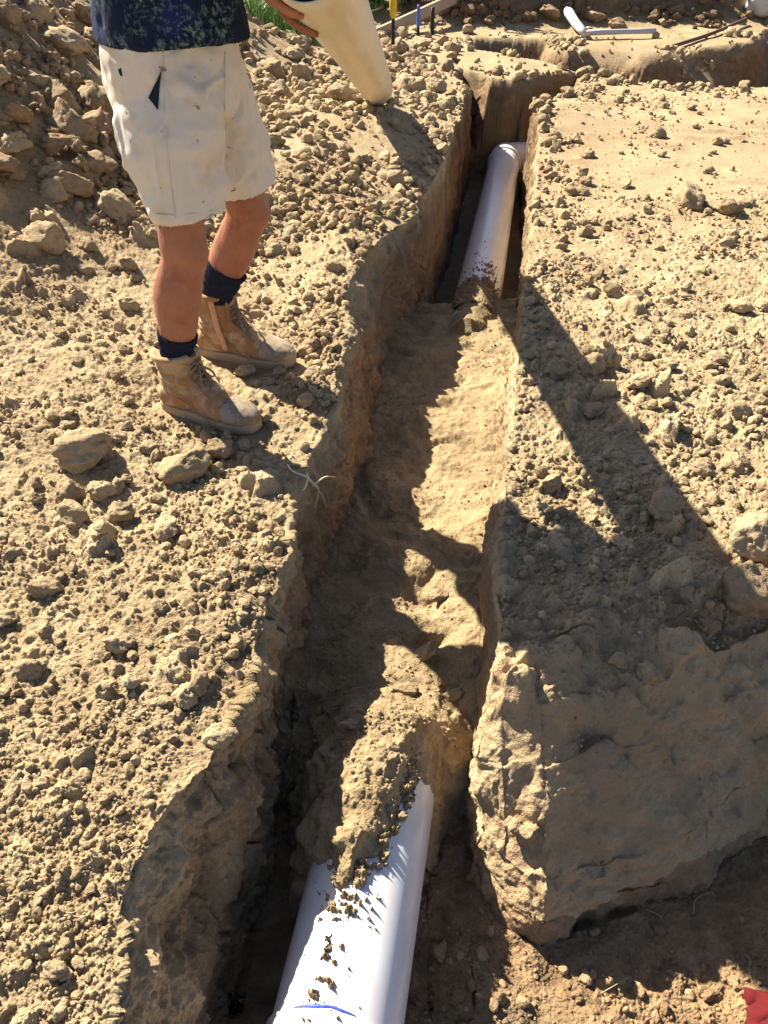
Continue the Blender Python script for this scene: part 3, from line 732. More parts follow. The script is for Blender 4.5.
# soil sticking to the pipes: thin crust following the surface
def crust(name, y0, y1, thr, seed, dens=1.0, ny=330, na=230, a0=-1.25, a1=1.1, kmax=.016):
    yy = np.linspace(y0, y1, ny); aa = np.linspace(a0, a1, na); Y, A = np.meshgrid(yy, aa, indexing='ij')
    u = np.array([0, 0, 1.0]); u = u-PD*(u@PD); u /= np.linalg.norm(u); v = np.cross(PD, u)
    ax = P1[None, None]+PD*((Y[..., None]-P1[1])/PD[1]); rad = u*np.cos(A)[..., None]+v*np.sin(A)[..., None]
    X = ax[..., 0]; S = A*PR
    n = fbm2(Y, S, 26, 5, seed, .6)+.25*fbm2(Y, S, 150, 3, seed+9)
    n = np.maximum(n, fbm2(Y, S, 85, 3, seed+11)*.95-.06+.25*fbm2(Y, S, 9, 2, seed+12))
    h = (n-thr(Y, A))*.05
    pos = h > 0
    hh = np.where(pos, np.minimum(h, kmax)*(1+.35*domes(Y, S, .012, seed+3)/.003)+.5*np.maximum(fbm2(Y, S, 60, 3, seed+7), 0)*.012+.0012, -.002)
    P = ax+rad*(PR+hh)[..., None]
    I = np.arange(ny*na).reshape(ny, na)
    keep = (pos[:-1, :-1] | pos[1:, :-1] | pos[:-1, 1:] | pos[1:, 1:])
    Fc = np.stack([I[:-1, :-1][keep], I[:-1, 1:][keep], I[1:, 1:][keep], I[1:, :-1][keep]], 1)
    used = np.unique(Fc); mp = np.full(ny*na, -1); mp[used] = np.arange(len(used))
    V = P.reshape(-1, 3)[used]; q = fbm2(Y, S, 12, 3, seed+5).reshape(-1)[used]
    me = build_mesh(name, V, mp[Fc], M('soil'), np.column_stack([np.clip(.35+1.2*q, 0, 1), np.where(q > 0, .1, .8), np.clip(.45+.4*q, 0, 1)]))
    return tag(link(name, me), kind='stuff')
def thr_near(Y, A):
    c = -.12-.15*(Y-.7)
    ed = ((A-c)/.62)**2
    return np.interp(Y, [.36, .46, .55, .66, .74, .84, 1.0, 1.2], [.55, .34, .27, .20, .05, -.12, -.35, -.5])+ed*np.interp(Y, [.4, .7, .95], [.40, .42, .30])
crust('soil_on_pipe', .36, 1.04, thr_near, 301)
def thr_far(Y, A):
    return np.interp(Y, [3.7, 3.95, 4.15, 4.45, 5], [-.3, .1, .38, .55, .7])+((A+.0)/.9)**2*.35
crust('soil_on_far_pipe', 3.6, 4.8, thr_far, 311, ny=200, na=120)
# ------------------------------------------------------------------ the leaning cream pipe the man holds
HB = un(378, 101, .13)+np.array([0, 0, .07]); HQ = dep(336, 8, 2.27)
hd = (HQ-HB)/np.linalg.norm(HQ-HB); HR = .100
L_ = np.linalg.norm(HQ-HB)
def hp(s): return HB+hd*s
t3 = empty('long_pipe', tuple(HB)); tag(t3, 'long dirty cream plastic pipe leaning from the bank into the man\'s hand', 'pipe')
q = Matrix.Identity(4)
hs = np.linspace(0, L_+.75, 40)
o = ring_tube('long_pipe_body', 'cream_plastic', [np.array([0, 0, s]) for s in hs], [HR*(.96 if i == 0 else 1.0) for i in range(40)], .006, parent=t3) if False else None
bm = bmesh.new(); seg = 72
def pipe_ring(z, r, k=0): 
    return [bm.verts.new(((r+.0035*math.sin(2*a+z*1.3)-.010*math.exp(-((a-4.4)/.28)**2)*math.exp(-z*1.6))*math.cos(a), (r+.0035*math.sin(2*a+z*1.3))*math.sin(a), z)) for a in [2*math.pi*i/seg for i in range(seg)]]
rings = [pipe_ring(z, HR) for z in hs]; rin = [pipe_ring(z, HR-.006) for z in hs]
rings.insert(0, pipe_ring(-.004, HR-.003))
for Lr in (rings, rin):
    for a, b_ in zip(Lr[:-1], Lr[1:]):
        for k in range(seg): bm.faces.new((a[k], a[(k+1) % seg], b_[(k+1) % seg], b_[k]))
for a, b_ in ((rings[0], rin[0]), (rings[-1], rin[-1])):
    for k in range(seg): bm.faces.new((a[k], a[(k+1) % seg], b_[(k+1) % seg], b_[k]))
lp = link('pipe_wall', bm_mesh(bm, 'pipe_wall', 'cream_plastic'), t3)
zq = Vector(hd).to_track_quat('Z', 'Y'); t3.rotation_mode = 'QUATERNION'; t3.rotation_quaternion = zq
# ------------------------------------------------------------------ the man
PB = np.array([-.55, 2.28, 0.0])
man = empty('person', tuple(PB)); tag(man, 'man in dusty cream shorts, dark shirt and tan work boots standing beside the trench', 'person')
def pc(name, me, parent=man): 
    shift(me, PB if parent is man else (0, 0, 0)); return link(name, me, parent)
def sub(name, me, parent): shift(me, PB); o = link(name, me, parent); return o
bm = bmesh.new()
RA = np.array([-.642, 2.126, .12]); LA = np.array([-.590, 2.502, .12])
hipR = (-.535, 2.15, .90); hipL = (-.50, 2.37, .90)
rf = (1, -.35, 0)
LEGR = [(.034, .032), (.036, .033), (.041, .038), (.056, .052), (.069, .062), (.062, .058), (.066, .063), (.060, .058), (.060, .060)]
RP = [RA+[0, 0, -.03], RA, (-.635, 2.120, .20), (-.612, 2.108, .30), (-.598, 2.112, .39), (-.565, 2.112, .50), (-.556, 2.115, .56), (-.55, 2.13, .72), hipR]
LP = [LA+[0, 0, -.03], LA, (-.579, 2.495, .20), (-.538, 2.470, .30), (-.490, 2.462, .39), (-.437, 2.45, .50), (-.427, 2.445, .56), (-.455, 2.42, .72), hipL]
RP = [tuple(p) for p in RP]; LP = [tuple(p) for p in LP]
tube(bm, RP, LEGR, ref=rf); tube(bm, LP, LEGR, ref=rf)
def leg_at(path, z):
    D = catmull(np.hstack([np.array(path), np.array(LEGR)]), 8); return np.array([np.interp(z, D[:, 2], D[:, k]) for k in range(5)])
tube(bm, [(-.52, 2.26, .86), (-.525, 2.26, .98), (-.53, 2.26, 1.10), (-.525, 2.26, 1.28), (-.52, 2.255, 1.40), (-.515, 2.255, 1.47), (-.51, 2.25, 1.52)],
     [(.10, .13), (.12, .155), (.115, .15), (.125, .175), (.11, .19), (.07, .12), (.055, .06)], ref=(1, -.2, 0))
tube(bm, [(-.51, 2.25, 1.48), (-.495, 2.248, 1.56)], [.056, .054])
# head: skull, jaw, nose, ears, looking down along the pipe
hc = np.array([-.47, 2.24, 1.655]); fd = np.array([.90, -.12, -.42]); fd /= np.linalg.norm(fd); sdv = np.cross([0, 0, 1], fd); sdv /= np.linalg.norm(sdv); ud = np.cross(fd, sdv)
tube(bm, [hc+ud*.075-fd*.01, hc+ud*.02-fd*.01, hc-ud*.04+fd*.012, hc-ud*.085+fd*.035, hc-ud*.108+fd*.045], [(.070, .078), (.077, .094), (.068, .082), (.052, .060), (.030, .034)], ref=sdv)
tube(bm, [hc+ud*.012+fd*.082, hc-ud*.018+fd*.098, hc-ud*.036+fd*.104], [.008, .011, .015], seg=12)
for s in (-1, 1):
    tube(bm, [hc+sdv*s*.076+ud*.022-fd*.01, hc+sdv*s*.082-fd*.012, hc+sdv*s*.076-ud*.028-fd*.008], [(.006, .014), (.008, .018), (.006, .010)], seg=10, ref=sdv)
    tube(bm, [hc+sdv*s*.045+ud*.020+fd*.070, hc+sdv*s*.012+ud*.022+fd*.082], [.008, .008], seg=8)
tube(bm, [hc-ud*.058-sdv*.022+fd*.080, hc-ud*.060+fd*.088, hc-ud*.058+sdv*.022+fd*.080], [.006, .008, .006], seg=10)
# arms; the hands close on the pipe
def arm(sh, el, wr, tip):
    tube(bm, [sh, (np.array(sh)+el)/2, el], [.052, .046, .040])
    tube(bm, [el, np.array(el)*.62+np.array(wr)*.38, wr], [.040, .041, .028], ref=(0, 0, 1))
def hand(wr, s, side, along):
    """palm against the pipe surface at distance s along it; side = unit vector from the axis to the palm; fingers wrap round"""
    c = hp(s); t = hd; w_ = np.cross(t, side)                # direction round the pipe
    pt = lambda a, off, al: c+t*al+(np.array(side)*math.cos(a)+w_*math.sin(a))*(HR+off)
    sgn = along
    base = pt(-.35*sgn, .024, 0)
    tube(bm, [wr, base, pt(.05*sgn, .020, 0), pt(.30*sgn, .018, 0)], [(.024, .030), (.020, .038), (.016, .042), (.013, .040)], ref=np.cross(t, side), seg=20)
    for k, (al, ln) in enumerate(((.033, .88), (.011, 1.0), (-.011, .94), (-.032, .76))):
        A = [(.25+.27*j*ln)*sgn for j in range(4)]
        tube(bm, [pt(A[0], .016, al*.9), pt(A[1], .013, al*1.02), pt(A[2], .011, al*1.05), pt(A[3], .009, al*1.05)], [.0098, .0092, .0085, .0072], seg=12, sub=3)
    tube(bm, [pt(-.15*sgn, .020, .026), pt(.02*sgn, .016, .052), pt(.20*sgn, .012, .070), pt(.36*sgn, .010, .076)], [.013, .0115, .0105, .008], seg=12, sub=3)
sideL = np.array([-.93, .1, -.35]); sideL -= hd*(sideL@hd); sideL /= np.linalg.norm(sideL)
sL = L_+.33
cL = hp(sL)+sideL*(HR+.03)
w_L = np.cross(hd, sideL)
sgL = 1 if w_L[2] < 0 else -1
wrL = cL-w_L*sgL*.055+sideL*.045+np.array([0, 0, .01])
elL = np.array([-.53, 2.64, 1.235])
arm((-.495, 2.43, 1.43), elL, wrL, None); hand(wrL, sL, sideL, sgL)
sR = L_+.62; cR = hp(sR)+sideL*(HR+.03); wrR = cR-w_L*sgL*.055+sideL*.04+np.array([0, 0, .02])
elR = np.array([-.50, 1.93, 1.26])
arm((-.50, 2.08, 1.43), elR, wrR, None); hand(wrR, sR, sideL, sgL)
me = fuse(bm, 'person_body', 'skin', .0045, 3)
P = get_co(me); N = get_no(me)
P += N*(.0030*fbm3(P[:, 0], P[:, 1], P[:, 2]*.5, 22, 3, 401))[:, None]
# shin ridge, knee cap and calf muscle relief
for kn in ((-.567, 2.112, .52), (-.430, 2.45, .515)):
    f = np.array([.94, -.34, 0]); d = P-(np.array(kn)+f*.045)
    P += f[None]*(.018*np.exp(-(d[:, 0]**2+d[:, 1]**2)/.0014-d[:, 2]**2/.0011))[:, None]
    d = P-(np.array(kn)-f*.05+np.array([0, 0, -.13])); P -= f[None]*(.016*np.exp(-(d[:, 0]**2+d[:, 1]**2)/.002-d[:, 2]**2/.005))[:, None]
set_co(me, P); pbody = pc('body', me)
def shin_hair():
    r = np.random.default_rng(77); m_ = (P[:, 2] > .27) & (P[:, 2] < .60); idx = r.choice(np.where(m_)[0], 1500); V = []; Fc = []
    for q, i in enumerate(idx):
        p = P[i]-PB; n = N[i]; t = r.normal(0, .5, 3)+np.array([0, 0, -1.2]); t = t-n*(t@n)*.6; t /= np.linalg.norm(t); w_ = np.cross(n, t)*.00035; L = r.uniform(.006, .013)
        a, b, c = p, p+n*.003+t*L*.5, p+n*.0035+t*L
        V += [a-w_, a+w_, b-w_*.7, b+w_*.7, c-w_*.2, c+w_*.2]; o_ = q*6; Fc += [(o_, o_+1, o_+3, o_+2), (o_+2, o_+3, o_+5, o_+4)]
    link('shin_hair', build_mesh('shin_hair', V, Fc, M('leg_hair'), smooth=False), man)
shin_hair()
# hair and eyes
bm = bmesh.new()
tube(bm, [hc+ud*.088-fd*.02, hc+ud*.05-fd*.022, hc-ud*.01-fd*.035, hc-ud*.05-fd*.045], [(.060, .066), (.082, .092), (.079, .072), (.055, .05)], ref=sdv)
me = fuse(bm, 'hair', 'hair', .005, 2); P = get_co(me); P += get_no(me)*(.004*fbm3(P[:, 0], P[:, 1], P[:, 2], 60, 3, 5))[:, None]; set_co(me, P); pc('hair', me)
for s in (-1, 1):
    bm = bmesh.new(); bmesh.ops.create_uvsphere(bm, u_segments=16, v_segments=10, radius=.0115)
    bmesh.ops.translate(bm, verts=bm.verts, vec=Vector(hc+sdv*s*.031+ud*.004+fd*.078)); pc('eye', bm_mesh(bm, 'eye', 'eye'))
# socks
for path, zt_ in ((RP, .288), (LP, .343)):
    Q = [leg_at(path, z) for z in (.13, .19, .23, .26, zt_-.03, zt_-.012, zt_)]
    bm = bmesh.new(); rr = [(q[3]+.005+.0003*k, q[4]+.005+.0003*k) for k, q in enumerate(Q)]
    tube(bm, [q[:2].tolist()+[z] for q, z in zip(Q, (.13, .19, .23, .26, zt_-.03, zt_-.012, zt_))], rr, ref=rf, caps='flat', seg=40)
    me = fuse(bm, 'sock', 'sock_knit', .003, 1); P = get_co(me); N = get_no(me); A = Q[2]
    ang = np.arctan2(P[:, 1]-A[1], P[:, 0]-A[0]); P += N*(.0012*np.sin(ang*40)+.0022*np.sin(P[:, 2]*150+2*fbm3(P[:, 0], P[:, 1], P[:, 2], 18, 2, 77))*(P[:, 2] < zt_-.03))[:, None]; set_co(me, P); pc('sock', me)
# shorts
bm = bmesh.new()
tube(bm, [(-.53, 2.26, 1.12), (-.54, 2.26, 1.04), (-.54, 2.26, .94), (-.535, 2.26, .86), (-.53, 2.26, .82)], [(.150, .18), (.166, .195), (.168, .205), (.152, .195), (.11, .15)], ref=(1, -.2, 0), caps='flat')
RH = [(-.54, 2.165, .98), (-.545, 2.14, .84), (-.533, 2.125, .74), (-.522, 2.112, .628)]
LH = [(-.51, 2.35, .98), (-.475, 2.39, .83), (-.450, 2.42, .73), (-.432, 2.44, .612)]
tube(bm, RH, [(.120, .090), (.138, .110), (.112, .105), (.093, .096)], ref=rf, caps='flat', power=2.2)
tube(bm, LH, [(.115, .088), (.125, .108), (.114, .108), (.108, .107)], ref=rf, caps='flat', power=2.2)
me = fuse(bm, 'shorts', 'shorts_cloth', .0045, 4)
P = get_co(me); N = get_no(me)
fold = fbm3(P[:, 0], P[:, 1], P[:, 2]*.35, 13, 3, 501); dg_ = fbm3(P[:, 0]*.7+P[:, 2], P[:, 1], P[:, 2]-P[:, 0]*.5, 9, 3, 511)
low = sm(1.0-P[:, 2], 0, .35)
P += N*((.018*fold*low+.014*dg_+.007*(1-sm(np.abs(fbm3(P[:, 0], P[:, 1], P[:, 2]*.6, 8, 2, 521)), 0, .12))))[:, None]
P0 = get_co(me); hk = .25+.75*sm(P0[:, 2], .60, .68); P = P0+(P-P0)*hk[:, None]; set_co(me, P)
bm = bmesh.new(); bm.from_mesh(me)
kill = [f for f in bm.faces if f.normal.z < -.55 and f.calc_center_median().z < .64]
bmesh.ops.delete(bm, geom=kill, context='FACES')
bm.to_mesh(me); bm.free(); me.polygons.foreach_set('use_smooth', np.ones(len(me.polygons), bool))
bvh_me = me.copy()
shorts = pc('shorts', me); so_ = shorts.modifiers.new('thickness', 'SOLIDIFY'); so_.thickness = .004; so_.offset = -1
bmt = bmesh.new(); bmt.from_mesh(bvh_me); SB = BVHTree.FromBMesh(bmt); bmt.free()
def hit(px, py, T=None, off=.002):
    d = Vector(ray(px, py)).normalized(); h = (T or SB).ray_cast(Vector(CP), d)
    if h[0] is None: return None
    n = h[1] if h[1].dot(d) < 0 else -h[1]
    return np.array(h[0]+n*off)
def patch(name, mat, pxs, parent, T=None, off=.002, th=.003, n=10):
    """a sewn-on or hemmed patch that follows the cloth: two outlines in the cloth plane, subdivided"""
    (l0, l1), (r0, r1) = pxs
    bm = bmesh.new(); G = []
    for i in range(n+1):
        a = i/n; row = []
        for j in range(5):
            b_ = j/4; x0 = l0[0]+(l1[0]-l0[0])*a; y0 = l0[1]+(l1[1]-l0[1])*a; x1 = r0[0]+(r1[0]-r0[0])*a; y1 = r0[1]+(r1[1]-r0[1])*a
            h = hit(x0+(x1-x0)*b_, y0+(y1-y0)*b_, T, off)
            row.append(bm.verts.new(h) if h is not None else None)
        G.append(row)
    for i in range(n):
        for j in range(4):
            q = (G[i][j], G[i][j+1], G[i+1][j+1], G[i+1][j])
            if all(v is not None for v in q):
                try: bm.faces.new(q)
                except ValueError: pass
    me = bm_mesh(bm, name, mat); shift(me, PB); o = link(name, me, parent)
    s = o.modifiers.new('t', 'SOLIDIFY'); s.thickness = th; s.offset = 0; return o
patch('pocket_opening', 'pocket_lining', (((160, 73), (149, 98)), ((161, 71), (158, 110))), shorts)
patch('fabric_tear', 'pocket_lining', (((119, 69), (121, 75)), ((121, 68), (122.5, 76))), shorts)
# stitched seams: thin raised cords
def seam(pts, parent, mat='shorts_cloth', r=.0016, T=None, name='seam'):
    P_ = [hit(px, py, T, .0008) for px, py in pts]; P_ = [p for p in P_ if p is not None]
    if len(P_) < 3: return
    bm = bmesh.new(); tube(bm, P_, [r]*len(P_), seg=6, sub=3); me = bm_mesh(bm, name, mat); shift(me, PB); return link(name, me, parent)
seam([(163, 52), (163, 80), (164, 110), (167, 145), (171, 185), (175, 218)], shorts)
seam([(225, 52), (225, 80), (225, 110), (226, 140), (227, 160)], shorts)
seam([(156, 214), (170, 215), (190, 214), (210, 211), (224, 207)], shorts)
# shirt
bm = bmesh.new()
tube(bm, [(-.53, 2.26, 1.022), (-.53, 2.26, 1.10), (-.525, 2.26, 1.2), (-.52, 2.26, 1.32), (-.52, 2.255, 1.42), (-.515, 2.255, 1.475)],
     [(.190, .205), (.180, .200), (.160, .195), (.155, .205), (.132, .205), (.075, .12)], ref=(1, -.2, 0), caps='flat')
for sh, el in (((-.495, 2.41, 1.42), elL), ((-.50, 2.10, 1.42), elR)):
    e = np.array(sh)+(elL*0+np.array(el)-sh)*.72; tube(bm, [sh, (np.array(sh)+e)/2, e], [.068, .068, .070], caps='flat')
me = fuse(bm, 'shirt', 'shirt_cloth', .006, 4); P = get_co(me); N = get_no(me)
P += N*(.012*fbm3(P[:, 0], P[:, 1], P[:, 2]*.4, 9, 3, 601)+.006*fbm3(P[:, 0]+P[:, 2]*.5, P[:, 1], P[:, 2], 16, 3, 605))[:, None]; set_co(me, P)
bm = bmesh.new(); bm.from_mesh(me)
bmesh.ops.delete(bm, geom=[f for f in bm.faces if f.normal.z < -.55 and f.calc_center_median().z < 1.06], context='FACES')
bm.to_mesh(me); bm.free(); me.polygons.foreach_set('use_smooth', np.ones(len(me.polygons), bool))
shirt = pc('shirt', me); s_ = shirt.modifiers.new('thickness', 'SOLIDIFY'); s_.thickness = .003; s_.offset = -1
# boots, built along +x then turned
def boot(heel, toe, top, mirror, zipside):
    hx = np.array([*heel, 0.0]); d = np.array([toe[0]-heel[0], toe[1]-heel[1]]); Ln = np.linalg.norm(d); yaw = math.atan2(d[1], d[0]); k = Ln/.325
    gz = .0
    def place(me):
        P = get_co(me); P[:, 1] *= mirror; P *= k; c, s = math.cos(yaw), math.sin(yaw)
        Q = P.copy(); Q[:, 0] = P[:, 0]*c-P[:, 1]*s+hx[0]; Q[:, 1] = P[:, 0]*s+P[:, 1]*c+hx[1]; Q[:, 2] = P[:, 2]+gz
        set_co(me, Q-PB)
        if mirror < 0:
            b = bmesh.new(); b.from_mesh(me); bmesh.ops.reverse_faces(b, faces=b.faces); b.to_mesh(me); b.free()
        return me
    secs = [(.012, .026, .070), (.03, .036, .085), (.07, .039, .105), (.12, .040, .125), (.155, .043, .122), (.19, .047, .100), (.225, .050, .083), (.26, .049, .074), (.29, .043, .066), (.312, .030, .056)]
    bm = bmesh.new()
    tube(bm, [(x, .004*math.sin(x*9), .018+(h-.018)*.5) for x, w_, h in secs], [(w_, (h-.018)*.52) for x, w_, h in secs], ref=(0, 1, 0), power=2.5, flatten=.020, seg=28)
    zt = top
    tube(bm, [(.085, 0, .06), (.082, 0, .10), (.080, 0, .14), (.078, 0, zt-.02), (.078, 0, zt)], [(.062, .044), (.063, .048), (.062, .051), (.065, .055), (.067, .057)], ref=(1, 0, 0), caps='flat', seg=28)
    tube(bm, [(.155, 0, .095), (.135, 0, .13), (.125, 0, .165), (.122, 0, zt+.012)], [(.034, .020), (.032, .018), (.030, .016), (.028, .008)], ref=(0, 1, 0), caps='flat')
    for a in range(26):                                   # padded collar
        pass
    tube(bm, [(.078+.063*math.cos(a), .054*math.sin(a), zt-.004+.006*math.cos(a)) for a in np.linspace(.5, 2*math.pi-.5, 26)], [.011]*26, seg=10, sub=1)
    me = fuse(bm, 'boot_upper', 'boot_leather', .0032, 2)
    P = get_co(me); N = get_no(me)
    crease = .0035*np.sin(P[:, 2]*210+4*fbm3(P[:, 0], P[:, 1], P[:, 2], 14, 2, 701))*np.exp(-((P[:, 2]-.135)/.035)**2)*sm(.14-P[:, 0], -.03, .05)
    flex = .0032*np.sin((P[:, 0]*.9+P[:, 2]*.5)*190)*np.exp(-((P[:, 0]-.205)/.022)**2)
    P += N*(crease+flex+.004*fbm3(P[:, 0], P[:, 1], P[:, 2], 20, 3, 702+int(top*1000)))[:, None]; set_co(me, P)
    up = link('boot', place(me), man)
    # sole
    bm = bmesh.new(); out = []
    for i in range(40):
        a = 2*math.pi*i/40; x = .163+.167*math.cos(a); wv = .046+.009*math.cos(a)-.007*math.exp(-((x-.12)/.035)**2)
        y = wv*math.copysign(abs(math.sin(a))**.62, math.sin(a)); out.append((x, y+.004*math.sin(x*9)))
    lay = []
    for z, s in ((-.006, .95), (.002, 1.0), (.020, 1.01), (.026, 1.0), (.028, .94)):
        up_ = lambda x: .010*sm(np.array([x]), .24, .33)[0]
        lay.append([bm.verts.new((.163+(x-.163)*s, y*s, z+up_(x))) for x, y in out])
    for a, b_ in zip(lay[:-1], lay[1:]):
        for i in range(40): bm.faces.new((a[i], a[(i+1) % 40], b_[(i+1) % 40], b_[i]))
    bm.faces.new(lay[0][::-1]); bm.faces.new(lay[-1])
    link('boot_sole', place(bm_mesh(bm, 'boot_sole', 'boot_sole')), up)
    # scuffed toe cap, a leather shell over the front
    bm = bmesh.new(); ts = [(.232, .0515, .0845), (.25, .0515, .081), (.27, .049, .076), (.29, .0455, .0695), (.308, .0345, .0605), (.318, .022, .050)]
    tube(bm, [(x, .004*math.sin(x*9), .018+(h-.018)*.5) for x, w_, h in ts], [(w_, (h-.018)*.53) for x, w_, h in ts], ref=(0, 1, 0), power=2.5, flatten=.022, seg=28, caps='flat')
    me = fuse(bm, 'toe_cap', 'toe_leather', .003, 2); P = get_co(me); P += get_no(me)*(.0012*fbm3(P[:, 0], P[:, 1], P[:, 2], 60, 3, 711))[:, None]; set_co(me, P); link('toe_cap', place(me), up)
    # laces: crossings up the front and two loops
    rows = [(.190, .103), (.172, .118), (.157, .134), (.150, .150), (.147, .166), (.146, .182)]
    def cord(P_, r=.0024, nm='lace'):
        bm = bmesh.new(); tube(bm, P_, [r]*len(P_), seg=8, sub=4); link(nm, place(bm_mesh(bm, nm, 'boot_lace')), up)
    for i, (x, z) in enumerate(rows[:-1]):
        x2, z2 = rows[i+1]
        for s in (-1, 1): cord([(x-.004, s*.021, z-.002), ((x+x2)/2+.006, 0, (z+z2)/2+.006+.002*s), (x2-.004, -s*.021, z2-.002)])
    for s in (-1, 1):
        cord([(.150, 0, .172), (.168, s*.016, .160), (.178, s*.030, .138), (.172, s*.026, .128), (.160, s*.012, .150), (.152, 0, .170)], .0022)
        cord([(.152, 0, .170), (.172, s*.022, .150), (.182, s*.034, .120), (.186, s*.036, .108)], .0020)
        bm = bmesh.new(); tube(bm, [(.192, s*.026, .094), (.160, s*.027, .120), (.138, s*.030, .150), (.134, s*.030, zt-.008)], [(.003, .007)]*4, seg=10, ref=(1, 0, 1)); link('eyelet_strip', place(bm_mesh(bm, 'eyelet_strip', 'boot_leather')), up)
    # panel seams
    def sseam(P_): 
        bm = bmesh.new(); tube(bm, P_, [.0013]*len(P_), seg=6, sub=4); link('seam', place(bm_mesh(bm, 'seam', 'boot_lace')), up)
    for s in (-1, 1):
        sseam([(.03, s*.036, .086), (.07, s*.044, .080), (.12, s*.045, .070), (.17, s*.049, .045), (.20, s*.051, .030)])
    if zipside:
        bm = bmesh.new(); tube(bm, [(.118, zipside*.0450, .052), (.112, zipside*.0495, .09), (.104, zipside*.0525, .13), (.098, zipside*.0570, zt-.014)], [(.004, .010)]*4, seg=10, ref=(0, 1, 0)); link('zip', place(bm_mesh(bm, 'zip', 'zip_tape')), up)
    bm = bmesh.new(); tube(bm, [(.020, 0, zt-.03), (.012, 0, zt-.005), (.016, 0, zt+.012), (.026, 0, zt+.004)], [(.009, .0025)]*4, seg=8, ref=(0, 1, 0)); link('pull_tab', place(bm_mesh(bm, 'pull_tab', 'boot_leather')), up)
    return up
boot((-.715, 2.16), (-.392, 2.008), .200, 1, 1); boot((-.665, 2.525), (-.318, 2.418), .222, 1, -1)
# ------------------------------------------------------------------ root in the cut face, roots below, red fabric
def branchy(name, paths, mat, label, cat, group=None):
    bm = bmesh.new(); c = np.array(paths[0][0][0])
    for P_, r0, r1 in paths:
        n = len(P_); kk = 1.05 if name == 'dry_root' else 1; tube(bm, [np.array(p)-c for p in P_], [kk*(r0+(r1-r0)*i/(n-1)) for i in range(n)], seg=8, sub=4)
    me = bm_mesh(bm, name, mat); o = link(name, me); o.location = tuple(c); return tag(o, label, cat, group)
bpy.context.view_layer.update()
GB = BVHTree.FromObject(ground, bpy.context.evaluated_depsgraph_get())
def g_at(px, py, off=.008): return hit(px, py, GB, off)
def gp(*pts): return [g_at(a, b, o if o is not None else .008) for a, b, o in pts]
branchy('dry_root', [(gp((288, 466, .004), (293, 475, .012), (303, 482, .02)), .0022, .0034), (gp((303, 482, .02), (307, 483, .024), (312, 482, .02)), 0.0042, .0036),
    (gp((312, 482, .02), (320, 480, .03), (326, 477, .035)), .003, .0016), (gp((304, 483, .02), (300, 488, .022), (297, 494, .025)), .003, .0016),
    (gp((312, 483, .02), (315, 490, .02), (313, 502, .026)), .0028, .0013), (gp((303, 482, .02), (301, 477, .03)), .0028, .002), (gp((313, 483, .02), (320, 495, .01), (326, 508, .004)), .002, .001)],
    'root_wood', 'pale dry forked root sticking out of the left bank below the boots', 'root')
for pts, lab in (([(690, 915, .01), (697, 906, .02), (706, 899, .03), (712, 898, .02)], 'thin pale root lying in the low ground under the right bank'),
                 ([(645, 910, .004), (655, 916, .012), (664, 923, .006)], 'short pale twig in the low ground left of the thin root'),
                 ([(745, 955, .004), (748, 965, .015), (751, 975, .012), (754, 985, .004)], 'pale green blade of a plant in the low ground above the red fabric'),
                 ([(600, 993, .004), (612, 989, .012), (625, 980, .012)], 'thin pale straw on the low ground at the edge of the sunlit soil'),
                 ([(118, 846, .006), (128, 852, .016), (140, 845, .014)], 'short straw on the broken edge of the left bank'),
                 ([(66, 912, .004), (75, 914, .012), (84, 908, .012)], 'tiny bent twig on the left bank at the lower left')):
    P_ = gp(*pts)
    if all(p is not None for p in P_): branchy('twig' if 'blade' not in lab else 'plant_blade', [(P_, .0014, .0007)], 'twig_wood', lab, 'twig' if 'blade' not in lab else 'plant')
# red fabric with black cords, lower right
c = un(775, 1020, -.46); bm = bmesh.new(); n = 60; G = []
for i in range(n+1):
    row = []
    for j in range(n+1):
        u_ = i/n*2-1; v_ = j/n*2-1; x = u_*.115; y = v_*.12
        r_ = math.hypot(u_, v_)
        z = .075*(1-r_*r_*.8)+.040*fbm2(np.array([x]), np.array([y]), 15, 4, 801)[0]+.035*abs(fbm2(np.array([x+y]), np.array([y-x]), 18, 3, 803)[0])
        row.append(bm.verts.new((x*(1+.12*math.sin(6*v_)), y*(1+.1*math.sin(5*u_)), max(z, -.02))))
    G.append(row)
for i in range(n):
    for j in range(n): bm.faces.new((G[i][j], G[i+1][j], G[i+1][j+1], G[i][j+1]))
red = empty('crumpled_fabric', (c[0]+.065, c[1]-.06, -.48)); tag(red, 'crumpled bright red fabric with black cords at the lower right corner', 'fabric')
o = link('red_cloth', bm_mesh(bm, 'red_cloth', 'red_fabric'), red); s_ = o.modifiers.new('t', 'SOLIDIFY'); s_.thickness = .004
rg = lambda x, y: (x, y, .075*(1-((x/.145)**2+(y/.15)**2)*.8)+.040*fbm2(np.array([x]), np.array([y]), 15, 4, 801)[0]+.035*abs(fbm2(np.array([x+y]), np.array([y-x]), 18, 3, 803)[0])+.004)
for pts in ([(-.12, .03), (-.06, .055), (0, .04), (.07, .07)], [(-.09, -.02), (-.05, .0), (.0, -.02), (.06, .02)], [(-.03, .11), (-.045, .06), (-.02, .0), (-.03, -.06)]):
    bm = bmesh.new(); tube(bm, [rg(*p) for p in pts], [.0045]*4, seg=8, sub=6); link('cord', bm_mesh(bm, 'cord', 'black_cord'), red)
